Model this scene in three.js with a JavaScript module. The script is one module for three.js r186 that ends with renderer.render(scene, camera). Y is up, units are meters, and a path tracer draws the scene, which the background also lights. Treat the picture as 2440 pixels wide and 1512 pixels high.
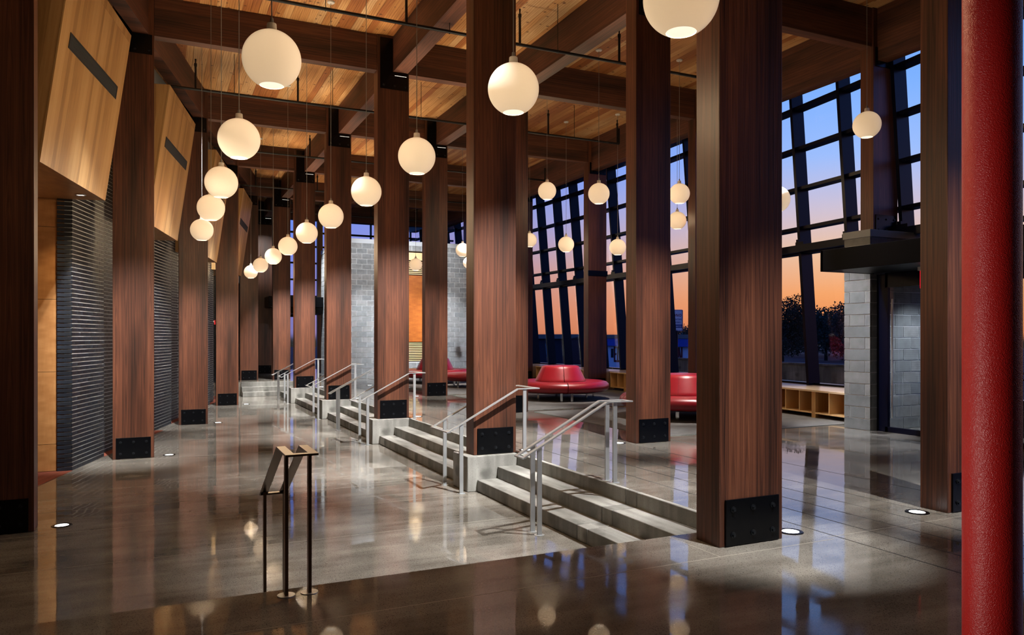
import * as THREE from 'three';
import { mergeGeometries as joinAll } from 'three/addons/utils/BufferGeometryUtils.js';
import { RoundedBoxGeometry } from 'three/addons/geometries/RoundedBoxGeometry.js';
import { RectAreaLightUniformsLib } from 'three/addons/lights/RectAreaLightUniformsLib.js';
RectAreaLightUniformsLib.init();

// ------------------------------------------------------------------ camera, sky, exposure
// Plan axes used throughout: X to the right across the hall, Y up, Z down the hall (three.js z = -Z).
const W = 2440, H = 1512, FOCAL = 1794.67, HORIZON = 801.2;
const scene = new THREE.Scene();
const camera = new THREE.PerspectiveCamera(2 * Math.atan(H / 2 / FOCAL) * 180 / Math.PI, W / H, 0.05, 400);
camera.position.set(0, 1.62, 0);
camera.rotation.y = -25.156 * Math.PI / 180;
camera.setViewOffset(W, H, 0, -(HORIZON - H / 2), W, H);
scene.add(camera);
const renderer = new THREE.WebGLRenderer({ antialias: true });
renderer.toneMapping = THREE.LinearToneMapping;
renderer.toneMappingExposure = 1.0;
renderer.shadowMap.enabled = true;

let seed = 7;
const rnd = () => { seed = (seed * 1664525 + 1013904223) >>> 0; return seed / 4294967296; };
const rr = (a, b) => a + (b - a) * rnd();
const lerp = (a, b, t) => a + (b - a) * t;
const clamp = (x, a = 0, b = 1) => Math.min(b, Math.max(a, x));
const lin = (hex) => { const c = new THREE.Color(hex); return [c.r, c.g, c.b]; };

// dusk sky: deep blue overhead, lilac, then orange to the horizon; rosier to the north than to the east
{
  const w = 512, h = 512, d = new Float32Array(w * h * 4);
  const east = [[0, '#ea8248'], [3, '#f8a468'], [6, '#eec09e'], [9, '#cfc0d2'], [12.5, '#9fbdf8'], [17, '#7fb0fb'], [35, '#3a68c2'], [90, '#10204e']];
  const north = [[0, '#d0805f'], [2, '#d98c74'], [4.5, '#cd9694'], [6.5, '#b59abb'], [9, '#949adb'], [12, '#7390ee'], [17, '#5a83ea'], [35, '#2c50a8'], [90, '#10204e']];
  const due = [[0, '#5f80d4'], [3, '#4d7ee6'], [8, '#4f86f2'], [12, '#5a8af0'], [17, '#4f7ce4'], [35, '#2c50a8'], [90, '#10204e']];
  const look = (tab, el) => {
    let i = 0; while (i < tab.length - 2 && el > tab[i + 1][0]) i++;
    const t = clamp((el - tab[i][0]) / (tab[i + 1][0] - tab[i][0])), a = lin(tab[i][1]), b = lin(tab[i + 1][1]);
    return a.map((x, k) => lerp(x, b[k], t));
  };
  for (let y = 0; y < h; y++) {
    const el = ((y + 0.5) / h - 0.5) * 180;
const a = look(east, Math.max(0, el)), b = look(north, Math.max(0, el)), n0 = look(due, Math.max(0, el));
    for (let x = 0; x < w; x++) {
      const az = ((x + 0.5) / w - 0.5) * 2 * Math.PI, dx = Math.cos(az), dz = Math.sin(az); // direction (dx, ., dz)
      const turn = Math.abs(((Math.atan2(dx, -dz) * 180 / Math.PI - 75 + 540) % 360) - 180), k = clamp((52 - turn) / 24), k0 = clamp((72 - turn) / 20), o = (y * w + x) * 4;
      for (let c = 0; c < 3; c++) d[o + c] = el < 0 ? 0.03 : lerp(lerp(n0[c], b[c], k0), a[c], k) * 1.15;
      d[o + 3] = 1;
    }
  }
  const sky = new THREE.DataTexture(d, w, h, THREE.RGBAFormat, THREE.FloatType);
  sky.mapping = THREE.EquirectangularReflectionMapping; sky.magFilter = THREE.LinearFilter; sky.needsUpdate = true;
  scene.background = sky;
}

// ------------------------------------------------------------------ helpers: noise, textures
const hash = (x, y, s) => { let h = (x * 374761393 + y * 668265263 + s * 2147483647) | 0; h = Math.imul(h ^ (h >>> 13), 1274126177); return ((h ^ (h >>> 16)) >>> 0) / 4294967296; };
function vnoise(x, y, px, py, s) { // periodic value noise
  const xi = Math.floor(x), yi = Math.floor(y), fx = x - xi, fy = y - yi, u = fx * fx * (3 - 2 * fx), v = fy * fy * (3 - 2 * fy);
  const m = (a, p) => ((a % p) + p) % p;
  const a = hash(m(xi, px), m(yi, py), s), b = hash(m(xi + 1, px), m(yi, py), s), c = hash(m(xi, px), m(yi + 1, py), s), d = hash(m(xi + 1, px), m(yi + 1, py), s);
  return a + (b - a) * u + (c - a) * v + (a - b - c + d) * u * v;
}
function fbm(u, v, fx, fy, oct, s) { let t = 0, a = 0.5, n = 0; for (let i = 0; i < oct; i++) { t += a * vnoise(u * fx, v * fy, fx, fy, s + i); n += a; a *= 0.5; fx *= 2; fy *= 2; } return t / n; }
function tex(w, h, f, sizeU, sizeV, srgb = true) {
  const d = new Uint8Array(w * h * 4);
  for (let y = 0; y < h; y++) for (let x = 0; x < w; x++) {
    const c = f((x + 0.5) / w, (y + 0.5) / h, x, y), o = (y * w + x) * 4;
    if (typeof c === 'number') d[o] = d[o + 1] = d[o + 2] = clamp(c) * 255; else for (let k = 0; k < 3; k++) d[o + k] = clamp(c[k]) * 255;
    d[o + 3] = 255;
  }
  const t = new THREE.DataTexture(d, w, h, THREE.RGBAFormat, THREE.UnsignedByteType);
  t.wrapS = t.wrapT = THREE.RepeatWrapping; t.magFilter = THREE.LinearFilter; t.minFilter = THREE.LinearMipmapLinearFilter; t.generateMipmaps = true;
  t.repeat.set(1 / sizeU, 1 / sizeV); if (srgb) t.colorSpace = THREE.SRGBColorSpace; t.needsUpdate = true; return t;
}
const rgb = (hex) => [1, 3, 5].map((i) => parseInt(hex.slice(i, i + 2), 16) / 255);
const mix3 = (a, b, t) => [lerp(a[0], b[0], t), lerp(a[1], b[1], t), lerp(a[2], b[2], t)];
function woodTex(dark, mid, light, o) { // u across the grain, v along it
  const D = rgb(dark), M = rgb(mid), L = rgb(light);
  return tex(o.w, o.h, (u, v) => {
    const warp = (fbm(u, v, o.warpU, o.warpV, 2, o.s) - 0.5) * o.warp;
    const strip = o.strips ? hash(Math.floor(u * o.strips), 0, o.s + 40) : 0.5;
    const uu = u + warp * 0.1 + strip * 3.1;
    const ring = 0.5 + 0.5 * Math.sin((((uu % 1) + 1) % 1) * Math.PI * 2 * o.rings + 7 * fbm(u, v, o.warpU * 2, o.warpV, 2, o.s + 5));
    const fine = fbm(u, v, o.fineU, o.fineV, 3, o.s + 9);
    const us = o.strips ? (u * o.strips) % 1 - 0.5 + (strip - 0.5) * 0.5 : 0, per = Math.round(2 + strip * 4), arch = o.kCath ? Math.sin(Math.PI * 2 * (us * us * 16 + v * per * (strip > 0.5 ? 1 : -1) + 1.6 * fbm(u, v, 6, 4, 2, o.s + 33))) : 0;
    let t = 0.5 + (o.kCath ?? 0) * arch * Math.abs(arch) + (ring - 0.5) * o.kRing + (fine - 0.5) * o.kFine + (strip - 0.5) * o.kStrip + (fbm(u, v, 3, 3, 2, o.s + 70) - 0.5) * (o.kBlot ?? 0.3);
    let c = t < 0.5 ? mix3(D, M, clamp(t * 2)) : mix3(M, L, clamp(t * 2 - 1));
    if (o.knots) for (const [ku, kv, kr] of o.knots) {
      const du = Math.abs(u - ku), dv = Math.abs(v - kv), r = Math.hypot(Math.min(du, 1 - du) * o.aspect, Math.min(dv, 1 - dv)) / kr;
      if (r < 2) c = mix3(c, rgb(o.knotColor), clamp(1.6 - r) * 0.75);
    }
    return c;
  }, o.sizeU, o.sizeV);
}

// ------------------------------------------------------------------ helpers: geometry
const mergeGeometries = (gs) => joinAll(gs.every((g) => g.index) ? gs : gs.map((g) => (g.index ? g.toNonIndexed() : g)));
// A box with uv in metres, v running along the grain axis. Centre at the origin.
function ubox(sx, sy, sz, grain = 'y', ou = 0, ov = 0) {
  const g = new THREE.BoxGeometry(sx, sy, sz), p = g.attributes.position, n = g.attributes.normal, uv = g.attributes.uv, I = { x: 0, y: 1, z: 2 }[grain];
  for (let i = 0; i < p.count; i++) {
    const P = [p.getX(i), p.getY(i), p.getZ(i)], N = [n.getX(i), n.getY(i), n.getZ(i)], k = N.findIndex((a) => Math.abs(a) > 0.5);
    const ax = [0, 1, 2].filter((a) => a !== k), va = ax.includes(I) ? I : ax[1], ua = ax.find((a) => a !== va);
    uv.setXY(i, P[ua] + ou + k * 0.37, P[va] + ov);
  }
  return g;
}
// the same with chamfered long edges, by insetting: a rounded box with one segment
function cbox(sx, sy, sz, r, grain = 'y', ou = 0, ov = 0) {
  const g = new RoundedBoxGeometry(sx, sy, sz, 1, r), p = g.attributes.position, n = g.attributes.normal, uv = g.attributes.uv, I = { x: 0, y: 1, z: 2 }[grain];
  for (let i = 0; i < p.count; i++) {
    const P = [p.getX(i), p.getY(i), p.getZ(i)], N = [n.getX(i), n.getY(i), n.getZ(i)].map(Math.abs), k = N.indexOf(Math.max(...N));
    const ax = [0, 1, 2].filter((a) => a !== k), va = ax.includes(I) ? I : ax[1], ua = ax.find((a) => a !== va);
    uv.setXY(i, P[ua] + ou, P[va] + ov);
  }
  return g;
}
// box between plan bounds, in place: X0..X1, Y0..Y1, Z0..Z1 (hall Z)
function pbox(X0, X1, Y0, Y1, Z0, Z1, grain = 'y', ch = 0) {
  const g = ch ? cbox(X1 - X0, Y1 - Y0, Z1 - Z0, ch, grain) : ubox(X1 - X0, Y1 - Y0, Z1 - Z0, grain);
  const uv = g.attributes.uv, ou = (X0 + X1) * 0.5, ov = grain === 'y' ? 0 : grain === 'x' ? ou : -(Z0 + Z1) * 0.5;
  if (grain === 'floor') for (let i = 0; i < uv.count; i++) uv.setXY(i, uv.getX(i) + ou, uv.getY(i) - (Z0 + Z1) / 2);
  else for (let i = 0; i < uv.count; i++) uv.setXY(i, uv.getX(i) + (grain === 'x' ? 0 : ou), uv.getY(i) + ov);
  return g.translate((X0 + X1) / 2, (Y0 + Y1) / 2, -(Z0 + Z1) / 2);
}
function quad(a, b, c, d) { // corners in plan coordinates [X, Y, Z], anticlockwise seen from outside
  const V = [a, b, c, d].map(([x, y, z]) => new THREE.Vector3(x, y, -z)), g = new THREE.BufferGeometry();
  const n = V[1].clone().sub(V[0]).cross(V[3].clone().sub(V[0])).normalize(), lu = V[0].distanceTo(V[1]), lv = V[0].distanceTo(V[3]);
  g.setAttribute('position', new THREE.Float32BufferAttribute(V.flatMap((v) => v.toArray()), 3));
  g.setAttribute('normal', new THREE.Float32BufferAttribute([n, n, n, n].flatMap((v) => v.toArray()), 3));
  g.setAttribute('uv', new THREE.Float32BufferAttribute([0, 0, lu, 0, lu, lv, 0, lv], 2)); g.setIndex([0, 1, 2, 0, 2, 3]); return g;
}
// six-sided solid from a front face (a b c d anticlockwise seen from the front) and an offset to the back
function slab(a, b, c, d, off) {
  const s = (p) => p.map((x, i) => x + off[i]), [A, B, C, D] = [a, b, c, d].map(s);
  return mergeGeometries([quad(a, b, c, d), quad(B, A, D, C), quad(A, a, d, D), quad(b, B, C, c), quad(d, c, C, D), quad(A, B, b, a)]);
}
const cyl = (r0, r1, h, seg = 20) => new THREE.CylinderGeometry(r0, r1, h, seg);
// a bar of rectangular section from p to q (plan coordinates); wide = width across, thick = thickness along 'up'
function bar(p, q, wide, thick, up = [0, 1, 0]) {
  const a = new THREE.Vector3(p[0], p[1], -p[2]), b = new THREE.Vector3(q[0], q[1], -q[2]), d = b.clone().sub(a), l = d.length();
  const z = d.normalize(), y0 = new THREE.Vector3(up[0], up[1], -up[2]), x = y0.clone().cross(z).normalize(), y = z.clone().cross(x);
  const g = ubox(wide, thick, l, 'z'); g.applyMatrix4(new THREE.Matrix4().makeBasis(x, y, z).setPosition(a.add(b).multiplyScalar(0.5))); return g;
}
const P3 = (X, Y, Z) => new THREE.Vector3(X, Y, -Z);

// ------------------------------------------------------------------ helpers: objects
const taken = {};
function numbered(n) { const k = taken[n] = (taken[n] ?? -1) + 1; return k ? n + '_' + String(k).padStart(3, '0') : n; }
function tag(o, label, category, group) { o.userData.label = label; o.userData.category = category; if (group) o.userData.group = group; return o; }
function thing(name, label, category, [X, Y, Z] = [0, 0, 0], group) { const o = new THREE.Group(); o.name = numbered(name); o.position.set(X, Y, -Z); scene.add(o); return tag(o, label, category, group); }
function struct(name) { const o = new THREE.Group(); o.name = numbered(name); o.userData.kind = 'structure'; scene.add(o); return o; }
function part(name, g, m, parent) { const o = new THREE.Mesh(Array.isArray(g) ? mergeGeometries(g) : g, m); o.name = name; o.castShadow = o.receiveShadow = true; parent.add(o); return o; }
function copyOf(o, label, [X, Y, Z]) { const c = o.clone(); c.name = numbered(o.name.replace(/_\d{3}$/, '')); c.userData = { ...o.userData, label }; c.position.set(X, Y, -Z); scene.add(c); return c; }
const ORD = ['first', 'second', 'third', 'fourth', 'fifth', 'sixth', 'seventh', 'eighth', 'ninth', 'tenth'];

// ------------------------------------------------------------------ materials
const std = (o) => new THREE.MeshStandardMaterial(o);
const timberTex = woodTex('#22120b', '#4c2b1d', '#70442f', { w: 512, h: 2048, s: 11, strips: 5, rings: 12, warpU: 4, warpV: 2, warp: 0.55, fineU: 130, fineV: 6, kRing: 0.14, kFine: 0.6, kStrip: 0.4, kBlot: 0.6, kCath: 0.13, sizeU: 0.66, sizeV: 3.4 });
const timberBump = tex(512, 1024, (u, v) => fbm(u, v, 120, 8, 2, 61), 0.66, 3.4, false);
const timber = std({ map: timberTex, roughness: 0.42, bumpMap: timberBump, bumpScale: 0.0006 });
const timberBeam = std({ map: timberTex, roughness: 0.6 });
const knots = []; for (let i = 0; i < 16; i++) knots.push([rnd(), rnd(), rr(0.004, 0.012)]);
const pineTex = woodTex('#86603a', '#b28a5c', '#d2b48a', { w: 1024, h: 1024, s: 31, rings: 24, warpU: 5, warpV: 3, warp: 0.8, fineU: 150, fineV: 5, kRing: 0.3, kFine: 0.55, kStrip: 0, kBlot: 0.6, sizeU: 1.1, sizeV: 2.6, knots, aspect: 0.42, knotColor: '#4a2a14' });
const pine = ['#ffffff', '#e4c8a2', '#fff4e2', '#cb9f72', '#f0dabb'].map((c) => std({ map: pineTex, color: c, roughness: 0.6 }));
const mapleTex = woodTex('#8d693f', '#b48b58', '#cca773', { w: 512, h: 1024, s: 51, strips: 8, rings: 20, warpU: 5, warpV: 3, warp: 0.7, fineU: 60, fineV: 14, kRing: 0.1, kFine: 0.3, kStrip: 0.8, kBlot: 0.2, sizeU: 0.96, sizeV: 2.8 });
const maple = std({ map: mapleTex, roughness: 0.38 });
const mapleFigTex = tex(512, 512, (u, v) => { const f = fbm(u, v, 5, 14, 3, 83), g = fbm(u, v, 40, 8, 2, 87), s = hash(Math.floor(u * 3), 0, 90); return mix3(rgb('#976437'), rgb('#bf8c57'), clamp(0.5 + (f - 0.5) * 0.9 + (g - 0.5) * 0.25 + (s - 0.5) * 0.4)); }, 1.1, 1.1);
const mapleFig = std({ map: mapleFigTex, roughness: 0.36 });
const amberFig = std({ map: mapleFigTex, color: '#dcb07a', roughness: 0.36 });
const plyEdge = std({ color: '#d8b27c', roughness: 0.5 });
const concMap = (a, b, c, spk, s) => tex(1024, 1024, (u, v, x, y) => {
  const f = fbm(u, v, 4, 4, 4, s), g = fbm(u, v, 3, 24, 3, s + 20), k = hash(x >> 1, y >> 1, s + 3), k2 = hash(x, y, s + 4);
  let col = mix3(rgb(a), rgb(b), clamp(0.5 + (f - 0.5) * 1.5 + (g - 0.5) * 0.7)); if (k > 1 - spk) col = mix3(col, rgb(c), 0.6 * k2 + 0.25); else if (k < spk * 0.5) col = mix3(col, [0.8, 0.78, 0.74], 0.3 * k2); return col;
}, 2.2, 2.2);
const floorMap = concMap('#5d5952', '#8f8b83', '#2c2a27', 0.1, 101);
const floorRough = tex(512, 512, (u, v) => { const f = fbm(u, v, 5, 5, 4, 131); return 0.03 + 0.085 * clamp((f - 0.42) * 3.2); }, 3.7, 3.7, false);
const floorBump = tex(512, 512, (u, v) => fbm(u, v, 6, 6, 3, 141), 2.4, 2.4, false);
const polished = std({ map: floorMap, roughness: 1, roughnessMap: floorRough, bumpMap: floorBump, bumpScale: 0.0009 });
const castMap = tex(1024, 1024, (u, v, x, y) => {
  const f = fbm(u, v, 3, 3, 5, 151), g = fbm(u, v, 26, 3, 3, 158), st = fbm(u, v, 7, 7, 4, 163), k = hash(x >> 1, y >> 1, 154);
  let c = mix3(rgb('#6d6d69'), rgb('#a9a9a4'), clamp(0.5 + (f - 0.5) * 1.6 + (g - 0.5) * 0.8)); if (st > 0.58) c = mix3(c, rgb('#5a5a56'), clamp((st - 0.58) * 4)); if (k > 0.965) c = mix3(c, rgb('#4c4c49'), 0.6); return c;
}, 1.9, 1.9);
const stepConc = std({ map: castMap, roughness: 0.7, bumpMap: tex(512, 512, (u, v, x, y) => 0.6 * fbm(u, v, 40, 40, 2, 161) + 0.4 * hash(x, y, 3), 1, 1, false), bumpScale: 0.0012 });
const grout = std({ color: '#908b81', roughness: 0.8 });
const sawcut = std({ color: '#121110', roughness: 0.8 });
const cmuTex = tex(512, 512, (u, v, x, y) => { const f = fbm(u, v, 6, 6, 3, 171), k = hash(x >> 1, y >> 1, 7); return 0.55 + (f - 0.5) * 0.16 + (k - 0.5) * 0.1; }, 0.7, 0.7);
const cmu = ['#d9dcda', '#d1d5d4', '#cdd2d2', '#dfe0dd'].map((c) => std({ map: cmuTex, color: c, roughness: 0.85 }));
const cmuMortar = std({ color: '#cfd2d0', roughness: 0.9 });
const brickTex = tex(256, 256, (u, v, x, y) => { const f = fbm(u, v, 8, 8, 3, 181), k = hash(x, y, 9); return mix3(rgb('#0d1119'), rgb('#252f3d'), clamp(f + (k - 0.5) * 0.2)); }, 0.5, 0.5);
const brickM = ['#ffffff', '#c9d2e0', '#a7aebb', '#e9e4e0'].map((c) => std({ map: brickTex, color: c, roughness: 0.5 }));
const brickMortar = std({ color: '#c8cecd', roughness: 0.9 });
const steelBlack = new THREE.MeshPhysicalMaterial({ color: '#06070a', roughness: 0.24, specularIntensity: 0.4 });
const canopyBlack = new THREE.MeshPhysicalMaterial({ color: '#040508', roughness: 0.4, specularIntensity: 0.2 });
const boltM = std({ color: '#212429', roughness: 0.28, metalness: 0.6 });
const frameBlack = new THREE.MeshPhysicalMaterial({ color: '#06081a', roughness: 0.3, specularIntensity: 0.4 });
const pipeBlack = std({ color: '#08080a', roughness: 0.4 });
const stainless = std({ color: '#d0d6db', roughness: 0.36, metalness: 0.78, bumpMap: tex(64, 512, (u, v, x, y) => hash(x, 0, 5) * 0.7 + hash(x, y, 6) * 0.3, 0.05, 0.4, false), bumpScale: 0.0002 });
const chrome = std({ color: '#d0d3d6', roughness: 0.12, metalness: 1 });
const leather = new THREE.MeshPhysicalMaterial({ color: '#86081b', roughness: 0.36, clearcoat: 0.25, clearcoatRoughness: 0.3, bumpMap: tex(256, 256, (u, v) => fbm(u, v, 60, 60, 2, 191), 0.25, 0.25, false), bumpScale: 0.0004 });
const seam = std({ color: '#3a060c', roughness: 0.7 });
const redPaint = std({ color: '#b01c1a', roughness: 0.4, bumpMap: tex(1024, 1024, (u, v, x, y) => 0.5 * vnoise(u * 340, v * 340, 340, 340, 201) + 0.5 * hash(x >> 1, y >> 1, 203), 1, 1, false), bumpScale: 0.0018 });
const carpetM = std({ map: tex(512, 512, (u, v, x, y) => 0.42 + (hash(x, y, 13) - 0.5) * 0.22 + (fbm(u, v, 8, 8, 3, 211) - 0.5) * 0.1, 1.2, 1.2), color: '#f2f1ec', roughness: 1 });
const carpetRed = std({ map: tex(256, 256, (u, v, x, y) => mix3(rgb('#5e2a1c'), rgb('#8a4630'), clamp(0.6 * fbm(u, v, 3, 40, 2, 221) + 0.4 * hash(x, y, 15))), 0.8, 0.8), roughness: 0.95 });
const glassM = new THREE.MeshPhysicalMaterial({ color: '#f4f8fb', roughness: 0, transmission: 1, thickness: 0, ior: 1.5 });
const globeM = new THREE.MeshPhysicalMaterial({ color: '#fffaf2', roughness: 1, transmission: 0.023, thickness: 0, emissive: '#ffe2bd', emissiveIntensity: 0.16 });
const neckM = std({ color: '#efe7d8', roughness: 0.5 });
const openingM = std({ color: '#fff4e2', emissive: '#fff0d6', emissiveIntensity: 1.05 });
const cordM = std({ color: '#8a8781', roughness: 0.6, metalness: 0.2 });
const canopyM = std({ color: '#cfcfca', roughness: 0.5 });
const lensM = std({ color: '#ffffff', emissive: '#ffffff', emissiveIntensity: 6 });
const stripM = std({ color: '#ffffff', emissive: '#fff6ea', emissiveIntensity: 1.2 });
const lampM = std({ color: '#ffffff', emissive: '#fff3e0', emissiveIntensity: 3 });

// ------------------------------------------------------------------ measured plan
const LOW = -0.476, CEIL = 7.55, BB = 6.85;          // sunken floor, ceiling, underside of beams
const Zn = (n) => 4.5485 + 4.9689 * n;               // front faces of the column rows
const CW = 0.64, CD = 0.275;                         // column width and depth
const XM = 3.892, XR = 6.544, XW = 11.663, XL = (n) => -1.849 + 1.144 * (n - 1); // left faces
const EX = 0.22436, EZ = 0.97451;                    // direction of the left row
const benchX = (Z) => 12.40 - 0.0053 * (Z - 21.7) ** 2;
const glassX = (Z, Y) => benchX(Z) + 1.25 - 0.083 * (Y - 0.55);

// ------------------------------------------------------------------ floors
{
  const f = struct('floor');
  part('near_slab', pbox(-6, 16, -0.7, 0, -5, 4.99, 'floor'), polished, f);
  part('aisle_slab', pbox(4.55, 16, -0.7, 0, 4.99, 38, 'floor'), polished, f);
  part('far_slab', pbox(-2, 4.55, -0.7, 0, 28.28, 38, 'floor'), polished, f);
  part('sunken_slab', pbox(-6, 4.6, LOW - 0.2, LOW, 4.99, 28.3, 'floor'), polished, f);
  const joints = [];
  joints.push(pbox(-6, 4.9, -0.001, 0.0006, 4.36, 4.368), pbox(4.9, 16, -0.001, 0.0006, 4.42, 4.427), pbox(3.74, 3.746, -0.001, 0.0006, 4.36, 4.985), pbox(-4, 3.75, LOW - 0.001, LOW + 0.0006, 9.3, 9.307), pbox(-4, 3.75, LOW - 0.001, LOW + 0.0006, 10.45, 10.457), pbox(-4, 3.75, LOW - 0.001, LOW + 0.0006, 7.9, 7.907), pbox(-4, 3.75, LOW - 0.001, LOW + 0.0006, 14.3, 14.307));
  part('joint_sealant', joints, grout, f);
  const cuts = [];
  for (const x of [4.97, 5.36, 5.71, 6.06, 6.44]) cuts.push(pbox(x, x + 0.012, -0.001, 0.0006, -5, 9.4));
  for (const [a, b] of [[9.4, 14], [14, 19], [19, 24]]) for (const x of [4.97, 5.71, 6.44]) cuts.push(pbox(x, x + 0.01, -0.001, 0.0006, a, b));
  cuts.push(pbox(7.27, 7.28, -0.001, 0.0006, -5, 10));
  part('saw_cut', cuts, sawcut, f);
  const c = struct('floor'); // lounge carpet laid in three bays
  for (const [a, b] of [[9.98, 14.45], [14.82, 19.4], [19.8, 28.6]]) part('carpet', pbox(7.31, 12.7, 0, 0.008, a, b, 'floor'), carpetM, c);
}

// ------------------------------------------------------------------ steps and plinths between the two floors
const plinthZ = (n) => [Zn(n) - 0.09, Zn(n) + 0.46];
const NOSE = [3.905, 4.205, 4.503];
{
  let first;
  for (let n = 1; n <= 4; n++) {
    const [a, b] = plinthZ(n), g = pbox(0, 0.75, LOW, 0, 0, b - a, 'y', 0.012);
    const label = `raised concrete plinth under the ${ORD[n - 1]} timber column of the stepped row, counted from the front`;
    if (!first) { first = thing('concrete_plinth', label, 'plinth', [3.765, 0, a], 'plinths along the steps'); part('plinth_block', g, stepConc, first); }
    else copyOf(first, label, [3.765, 0, a]);
  }
  const where = ['nearest flight of three wide concrete steps, running up to the first plinth', 'second flight of concrete steps, between the first and second plinth', 'third flight of concrete steps, between the second and third plinth', 'fourth flight of concrete steps, between the third and fourth plinth', 'farthest flight of concrete steps along the row, beyond the last plinth'];
  for (let k = 0; k < 5; k++) {
    const a = k ? plinthZ(k)[1] + 0.002 : 4.992, b = k < 4 ? plinthZ(k + 1)[0] - 0.002 : 27.6;
    const t = thing('concrete_steps', where[k], 'steps', [3.9, 0, a], 'step flights');
    const mid = k === 0 ? a + 1.55 : k === 2 ? (a + b) / 2 - 0.3 : null;
    for (let i = 0; i < 3; i++) {
      const e = k === 4 ? b + 0.3 * i : b, x0 = NOSE[i], x1 = i < 2 ? NOSE[i + 1] + 0.02 : 4.56, y = LOW + (i + 1) * -LOW / 3;
      const segs = mid ? [[a, mid], [mid, mid + 0.2], [mid + 0.2, e]] : [[a, e]];
      part('step', segs.map(([p, q]) => pbox(x0 - 3.9, x1 - 3.9, LOW + 0.001, y - (i === 2 ? 0.0005 : 0), p - a + 0.004, q - a - 0.004, 'y', 0.01)), stepConc, t);
    }
  }
  const t = thing('concrete_steps', 'cross flight of three concrete steps at the far end of the sunken floor', 'steps', [3.2, 0, 27.6], 'step flights');
  for (let i = 0; i < 3; i++) part('step', pbox(-0.55, NOSE[i] - 3.2 + 0.002, LOW + 0.001, LOW + (i + 1) * -LOW / 3 - (i === 2 ? 0.0005 : 0), 0.3 * i, i < 2 ? 0.3 * i + 0.32 : 0.7, 'y', 0.01), stepConc, t);
  const u = thing('concrete_steps', 'short hidden-edge flight going down at the paired bronze handrail in the foreground', 'steps', [0.75, 0, 4.99]);
  for (let i = 0; i < 2; i++) part('step', pbox(-3.2, 2.9, LOW + 0.001, LOW + (i + 1) * -LOW / 3, 0, 0.6 - 0.3 * i, 'y', 0.01), stepConc, u);
}

// ------------------------------------------------------------------ timber columns
function plateGeo(w, h, t) { return new RoundedBoxGeometry(w, h, t, 1, 0.003); }
const boltGeo = mergeGeometries([cyl(0.024, 0.024, 0.006, 16).rotateX(Math.PI / 2), cyl(0.014, 0.014, 0.016, 6).rotateX(Math.PI / 2).translate(0, 0, 0.009)]);
function makeColumn(label, pos, y0, hand, lamp) { // hand: -1 leaves the tongue of the top plate on the left of the beam; lamp: adds the emissive strip
  const t = thing('timber_column', label, 'column', pos, 'timber columns');
  const h = CEIL - y0;
  part('shaft', cbox(CW, h, CD, 0.006, 'y', rr(0, 0.6), rr(0, 3)).translate(CW / 2, h / 2, -CD / 2), timber, t);
  const p = part('base_plate', plateGeo(0.54, 0.355, 0.018).translate(CW / 2, 0.185, 0.009), steelBlack, t);
  for (const bx of [-0.2, 0, 0.2]) for (const by of [0.09, 0.285]) { const b = part('bolt', boltGeo, boltM, p); b.position.set(CW / 2 + bx, by, 0.02); }
  const s = new THREE.Shape(), yb = 6.5 - y0, ym = BB - 0.01 - y0, yt = 7.5 - y0, xl = 0.05, xr = CW - 0.03;
  const tl = hand < 0 ? [xl, 0.3] : [0.37, xr];
  s.moveTo(xl, yb); s.lineTo(xr, yb); s.lineTo(xr, hand < 0 ? ym : yt); if (hand < 0) { s.lineTo(tl[1], ym); s.lineTo(tl[1], yt); s.lineTo(xl, yt); } else { s.lineTo(tl[0], yt); s.lineTo(tl[0], ym); s.lineTo(xl, ym); }
  const q = part('top_plate', new THREE.ExtrudeGeometry(s, { depth: 0.016, bevelEnabled: false }).translate(0, 0, 0.001), steelBlack, t);
  for (const bx of [0.12, 0.34, 0.56]) { const b = part('bolt', boltGeo, boltM, q); b.position.set(bx, 6.57 - y0, 0.02); }
  if (lamp) part('emissive_strip', new RoundedBoxGeometry(0.24, 0.007, 0.008, 1, 0.003).translate(0.46, BB - 0.075 - y0, 0.021), stripM, t);  // thin white emissive strip on the top plate, just under the beam end
  return t;
}
for (let n = 0; n <= 6; n++) {
  const on = n === 0 ? 'standing on the near floor slab at the head of the steps' : n <= 4 ? `standing on the ${ORD[n - 1]} concrete plinth of the steps` : n === 5 ? 'standing on the upper floor past the last steps' : 'standing by the far entrance canopy, where two rows meet';
  makeColumn(`dark timber column with bolted black base plate, ${on}`, [XM, 0, Zn(n)], 0, -1, n > 0);
}
for (let n = 1; n <= 5; n++) makeColumn(`dark timber column of the left row by the brick piers, ${['nearest one, cut by the left picture edge', 'second one back', 'third one back', 'fourth one back', 'farthest one, on top of the far cross steps'][n - 1]}`, [XL(n), n < 5 ? LOW : 0, Zn(n)], n < 5 ? LOW : 0, -1, false);
for (let n = 0; n <= 4; n++) makeColumn(`dark timber column at the edge of the lounge, ${['beside the red post, nearest one', 'left of the second red sofa', 'mostly hidden behind the column on the first plinth', 'in front of the far red sofa and concrete block wall', 'hidden behind the column on the second plinth'][n]}`, [XR, 0, Zn(n)], 0, -1, n > 1);
for (let n = 1; n <= 5; n++) makeColumn(`dark timber column close to the leaning window wall, ${['rising above the block pier and black canopy', 'just left of the big foreground column', 'in the middle, crossed by a black steel band', 'slim sliver at the far end of the low bench', 'farthest one, past the bench'][n - 1]}`, [XW, n === 1 ? 3.46 : 0, Zn(n)], n === 1 ? 3.46 : 0, 1, false);

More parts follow.
